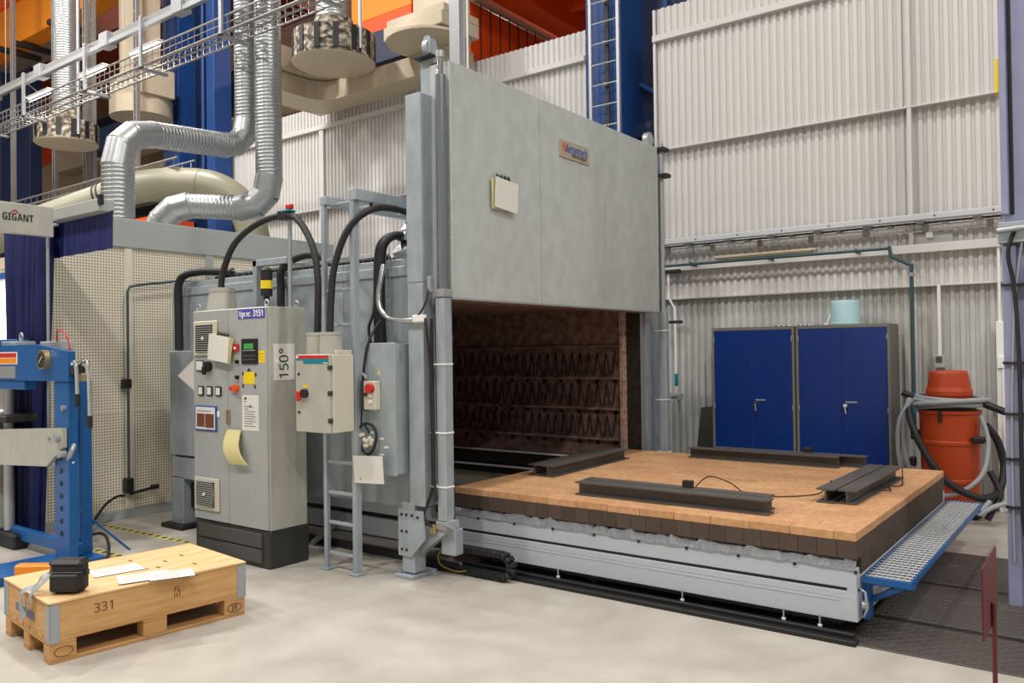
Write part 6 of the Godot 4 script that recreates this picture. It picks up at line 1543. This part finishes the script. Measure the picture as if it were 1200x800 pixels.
func right_side() -> void:
	var s := thing("track_sign", "dark red sign plate on a post beside the bogie track", "sign", V(-0.36, 0, -3.07))
	put(G.new().box(V(-0.366, 0.82, -3.24), V(-0.36, 1.05, -2.9), 0.002), "plate", M.sign_red, s)
	put(G.new().box(V(-0.36, 0, -3.09), V(-0.346, 0.9, -3.075), 0.004), "post", M.sign_red, s)
	put(G.new().box(V(-0.42, 0, -3.15), V(-0.28, 0.012, -3.0), 0.003), "base_plate", M.red, s)

func overhead() -> void:
	# lighting trunk with tube lamps, hung over the booth
	var z := -6.27
	var t := thing("lighting_trunk", "grey lighting trunk hung from the roof at the upper left", "trunking", V(-12, 6.45, z))
	put(G.new().box(V(-19, 6.5, z - 0.08), V(-6.5, 6.62, z + 0.03), 0.006), "trunk", M.strut, t)
	put(G.new().box(V(-19, 6.45, z + 0.03), V(-6.5, 6.52, z + 0.06), 0.004), "trunk_lip", M.galv_clean, t)
	var k := 0
	for x in [-16.4, -14.5, -12.3, -10.3, -8.6]:
		put(G.new().box(V(x - 0.12, 6.44, z - 0.09), V(x + 0.12, 6.66, z + 0.08), 0.006), "joint_box", M.galv_clean, t)
		put(G.new().rod(V(x + 0.5, 6.6, z), V(x + 0.5, 12.5, z), 0.008, 6), "suspension_wire", M.strut, t)
	for q in [[-15.6, "nearest the left edge"], [-13.7, "in the middle of the three"], [-12.1, "nearest the blue column"]]:
		var l := thing("tube_lamp", "white glowing tube lamp under the lighting trunk, %s" % q[1], "lamp", V(q[0] + 0.4, 6.3, z - 0.25), "tube lamps under the trunk")
		put(G.new().box(V(q[0], 6.36, z - 0.3), V(q[0] + 0.85, 6.4, z - 0.2), 0.006), "housing", M.white, l)
		put(G.new().rod(V(q[0] + 0.03, 6.325, z - 0.25), V(q[0] + 0.82, 6.325, z - 0.25), 0.022, 12), "lamp_tube", M.lamp_glow, l)
		put(G.new().rod(V(q[0] + 0.4, 6.4, z - 0.25), V(q[0] + 0.4, 6.52, z - 0.06), 0.008, 6), "hanger", M.strut, l)
		var al := AreaLight3D.new()
		al.name = "tube_light"
		al.area_size = Vector2(0.8, 0.05)
		al.light_energy = 1.5
		al.light_color = Color(1, 0.97, 0.93)
		al.shadow_enabled = true
		al.rotation = V(-PI / 2, 0, 0)
		al.position = V(0.02, -0.01, 0)
		l.add_child(al)
	# wire basket tray below it
	var b := thing("basket_tray", "long galvanized wire basket tray under the lighting trunk", "cable tray", V(-12, 5.9, z))
	for q in [[6.12, 0.05], [6.02, 0.05], [5.92, 0.05], [5.92, -0.12], [5.92, -0.28], [6.12, -0.28]]:
		put(G.new().rod(V(-19, q[0], z + q[1]), V(-6.4, q[0], z + q[1]), 0.014 if q[0] != 6.02 else 0.007, 6), "long_wire", M.strut, b)
	var hm := G.new().tube([V(0, 0.2, 0.05), V(0, 0, 0.05), V(0, 0, -0.28), V(0, 0.2, -0.28)], 0.007, 5).mesh()
	for i in 84:
		piece(hm, "hoop_wire", M.strut, b, V(-18.9 + i * 0.15, 5.92, z))
	for x in [-18.2, -16.6, -15.0, -12.85, -11.2, -9.25, -7.4]:
		put(G.new().box(V(x - 0.03, 5.85, z + 0.06), V(x + 0.03, 6.62, z + 0.1), 0.004), "hanger_channel", M.galv_clean, b)
		put(G.new().box(V(x - 0.03, 5.85, z - 0.32), V(x + 0.03, 5.89, z + 0.1), 0.004), "hanger_arm", M.galv_clean, b)
	# slotted struts hanging behind
	var sl := ["first from the left edge", "beside the dark blue column", "left of the small diffuser", "right of the small diffuser", "nearest the silver riser"]
	var sx := [-20.3, -18.26, -16.9, -16.6, -14.93]
	for i in 5:
		var s := thing("hanging_strut", "slotted grey strut hanging from the roof, %s" % sl[i], "strut", V(sx[i], 4.6, -8.16))
		put(G.new().box(V(sx[i] - 0.06, 4.7, -8.2), V(sx[i] - 0.035, 12.5, -8.12), 0.003), "strut_rail", M.strut, s)
		put(G.new().box(V(sx[i] + 0.035, 4.7, -8.2), V(sx[i] + 0.06, 12.5, -8.12), 0.003), "strut_rail", M.strut, s)
		for k2 in 16:
			put(G.new().box(V(sx[i] - 0.04, 4.8 + k2 * 0.25, -8.18), V(sx[i] + 0.04, 4.84 + k2 * 0.25, -8.14), 0.003), "strut_rung", M.strut, s)
	# lower tray with two lamps behind the booth sign
	var lt := thing("basket_tray", "lower wire tray behind the GIGANT sign, sloping away past the struts", "cable tray", V(-14, 4.75, -7.2))
	for q in [[4.85, 0.0], [4.72, 0.0], [4.72, -0.3], [4.85, -0.3]]:
		put(G.new().rod(V(-20, q[0], -7.1 + q[1]), V(-11.8, q[0], -7.1 + q[1]), 0.016, 6), "long_wire", M.strut, lt)
	var h2 := G.new().tube([V(0, 0.13, 0), V(0, 0, 0), V(0, 0, -0.3), V(0, 0.13, -0.3)], 0.008, 5).mesh()
	for i in 33:
		piece(h2, "hoop_wire", M.strut, lt, V(-19.9 + i * 0.25, 4.72, -7.1))
	for q in [[-16.2, "left one"], [-13.6, "right one"]]:
		var l := thing("tube_lamp", "small glowing tube lamp at the lower wire tray, %s of the two" % q[1], "lamp", V(q[0] + 0.3, 4.6, -7.25), "tube lamps at the lower tray")
		put(G.new().box(V(q[0], 4.66, -7.3), V(q[0] + 0.6, 4.7, -7.2), 0.006), "housing", M.white, l)
		put(G.new().rod(V(q[0] + 0.02, 4.635, -7.25), V(q[0] + 0.58, 4.635, -7.25), 0.02, 12), "lamp_tube", M.lamp_glow, l)
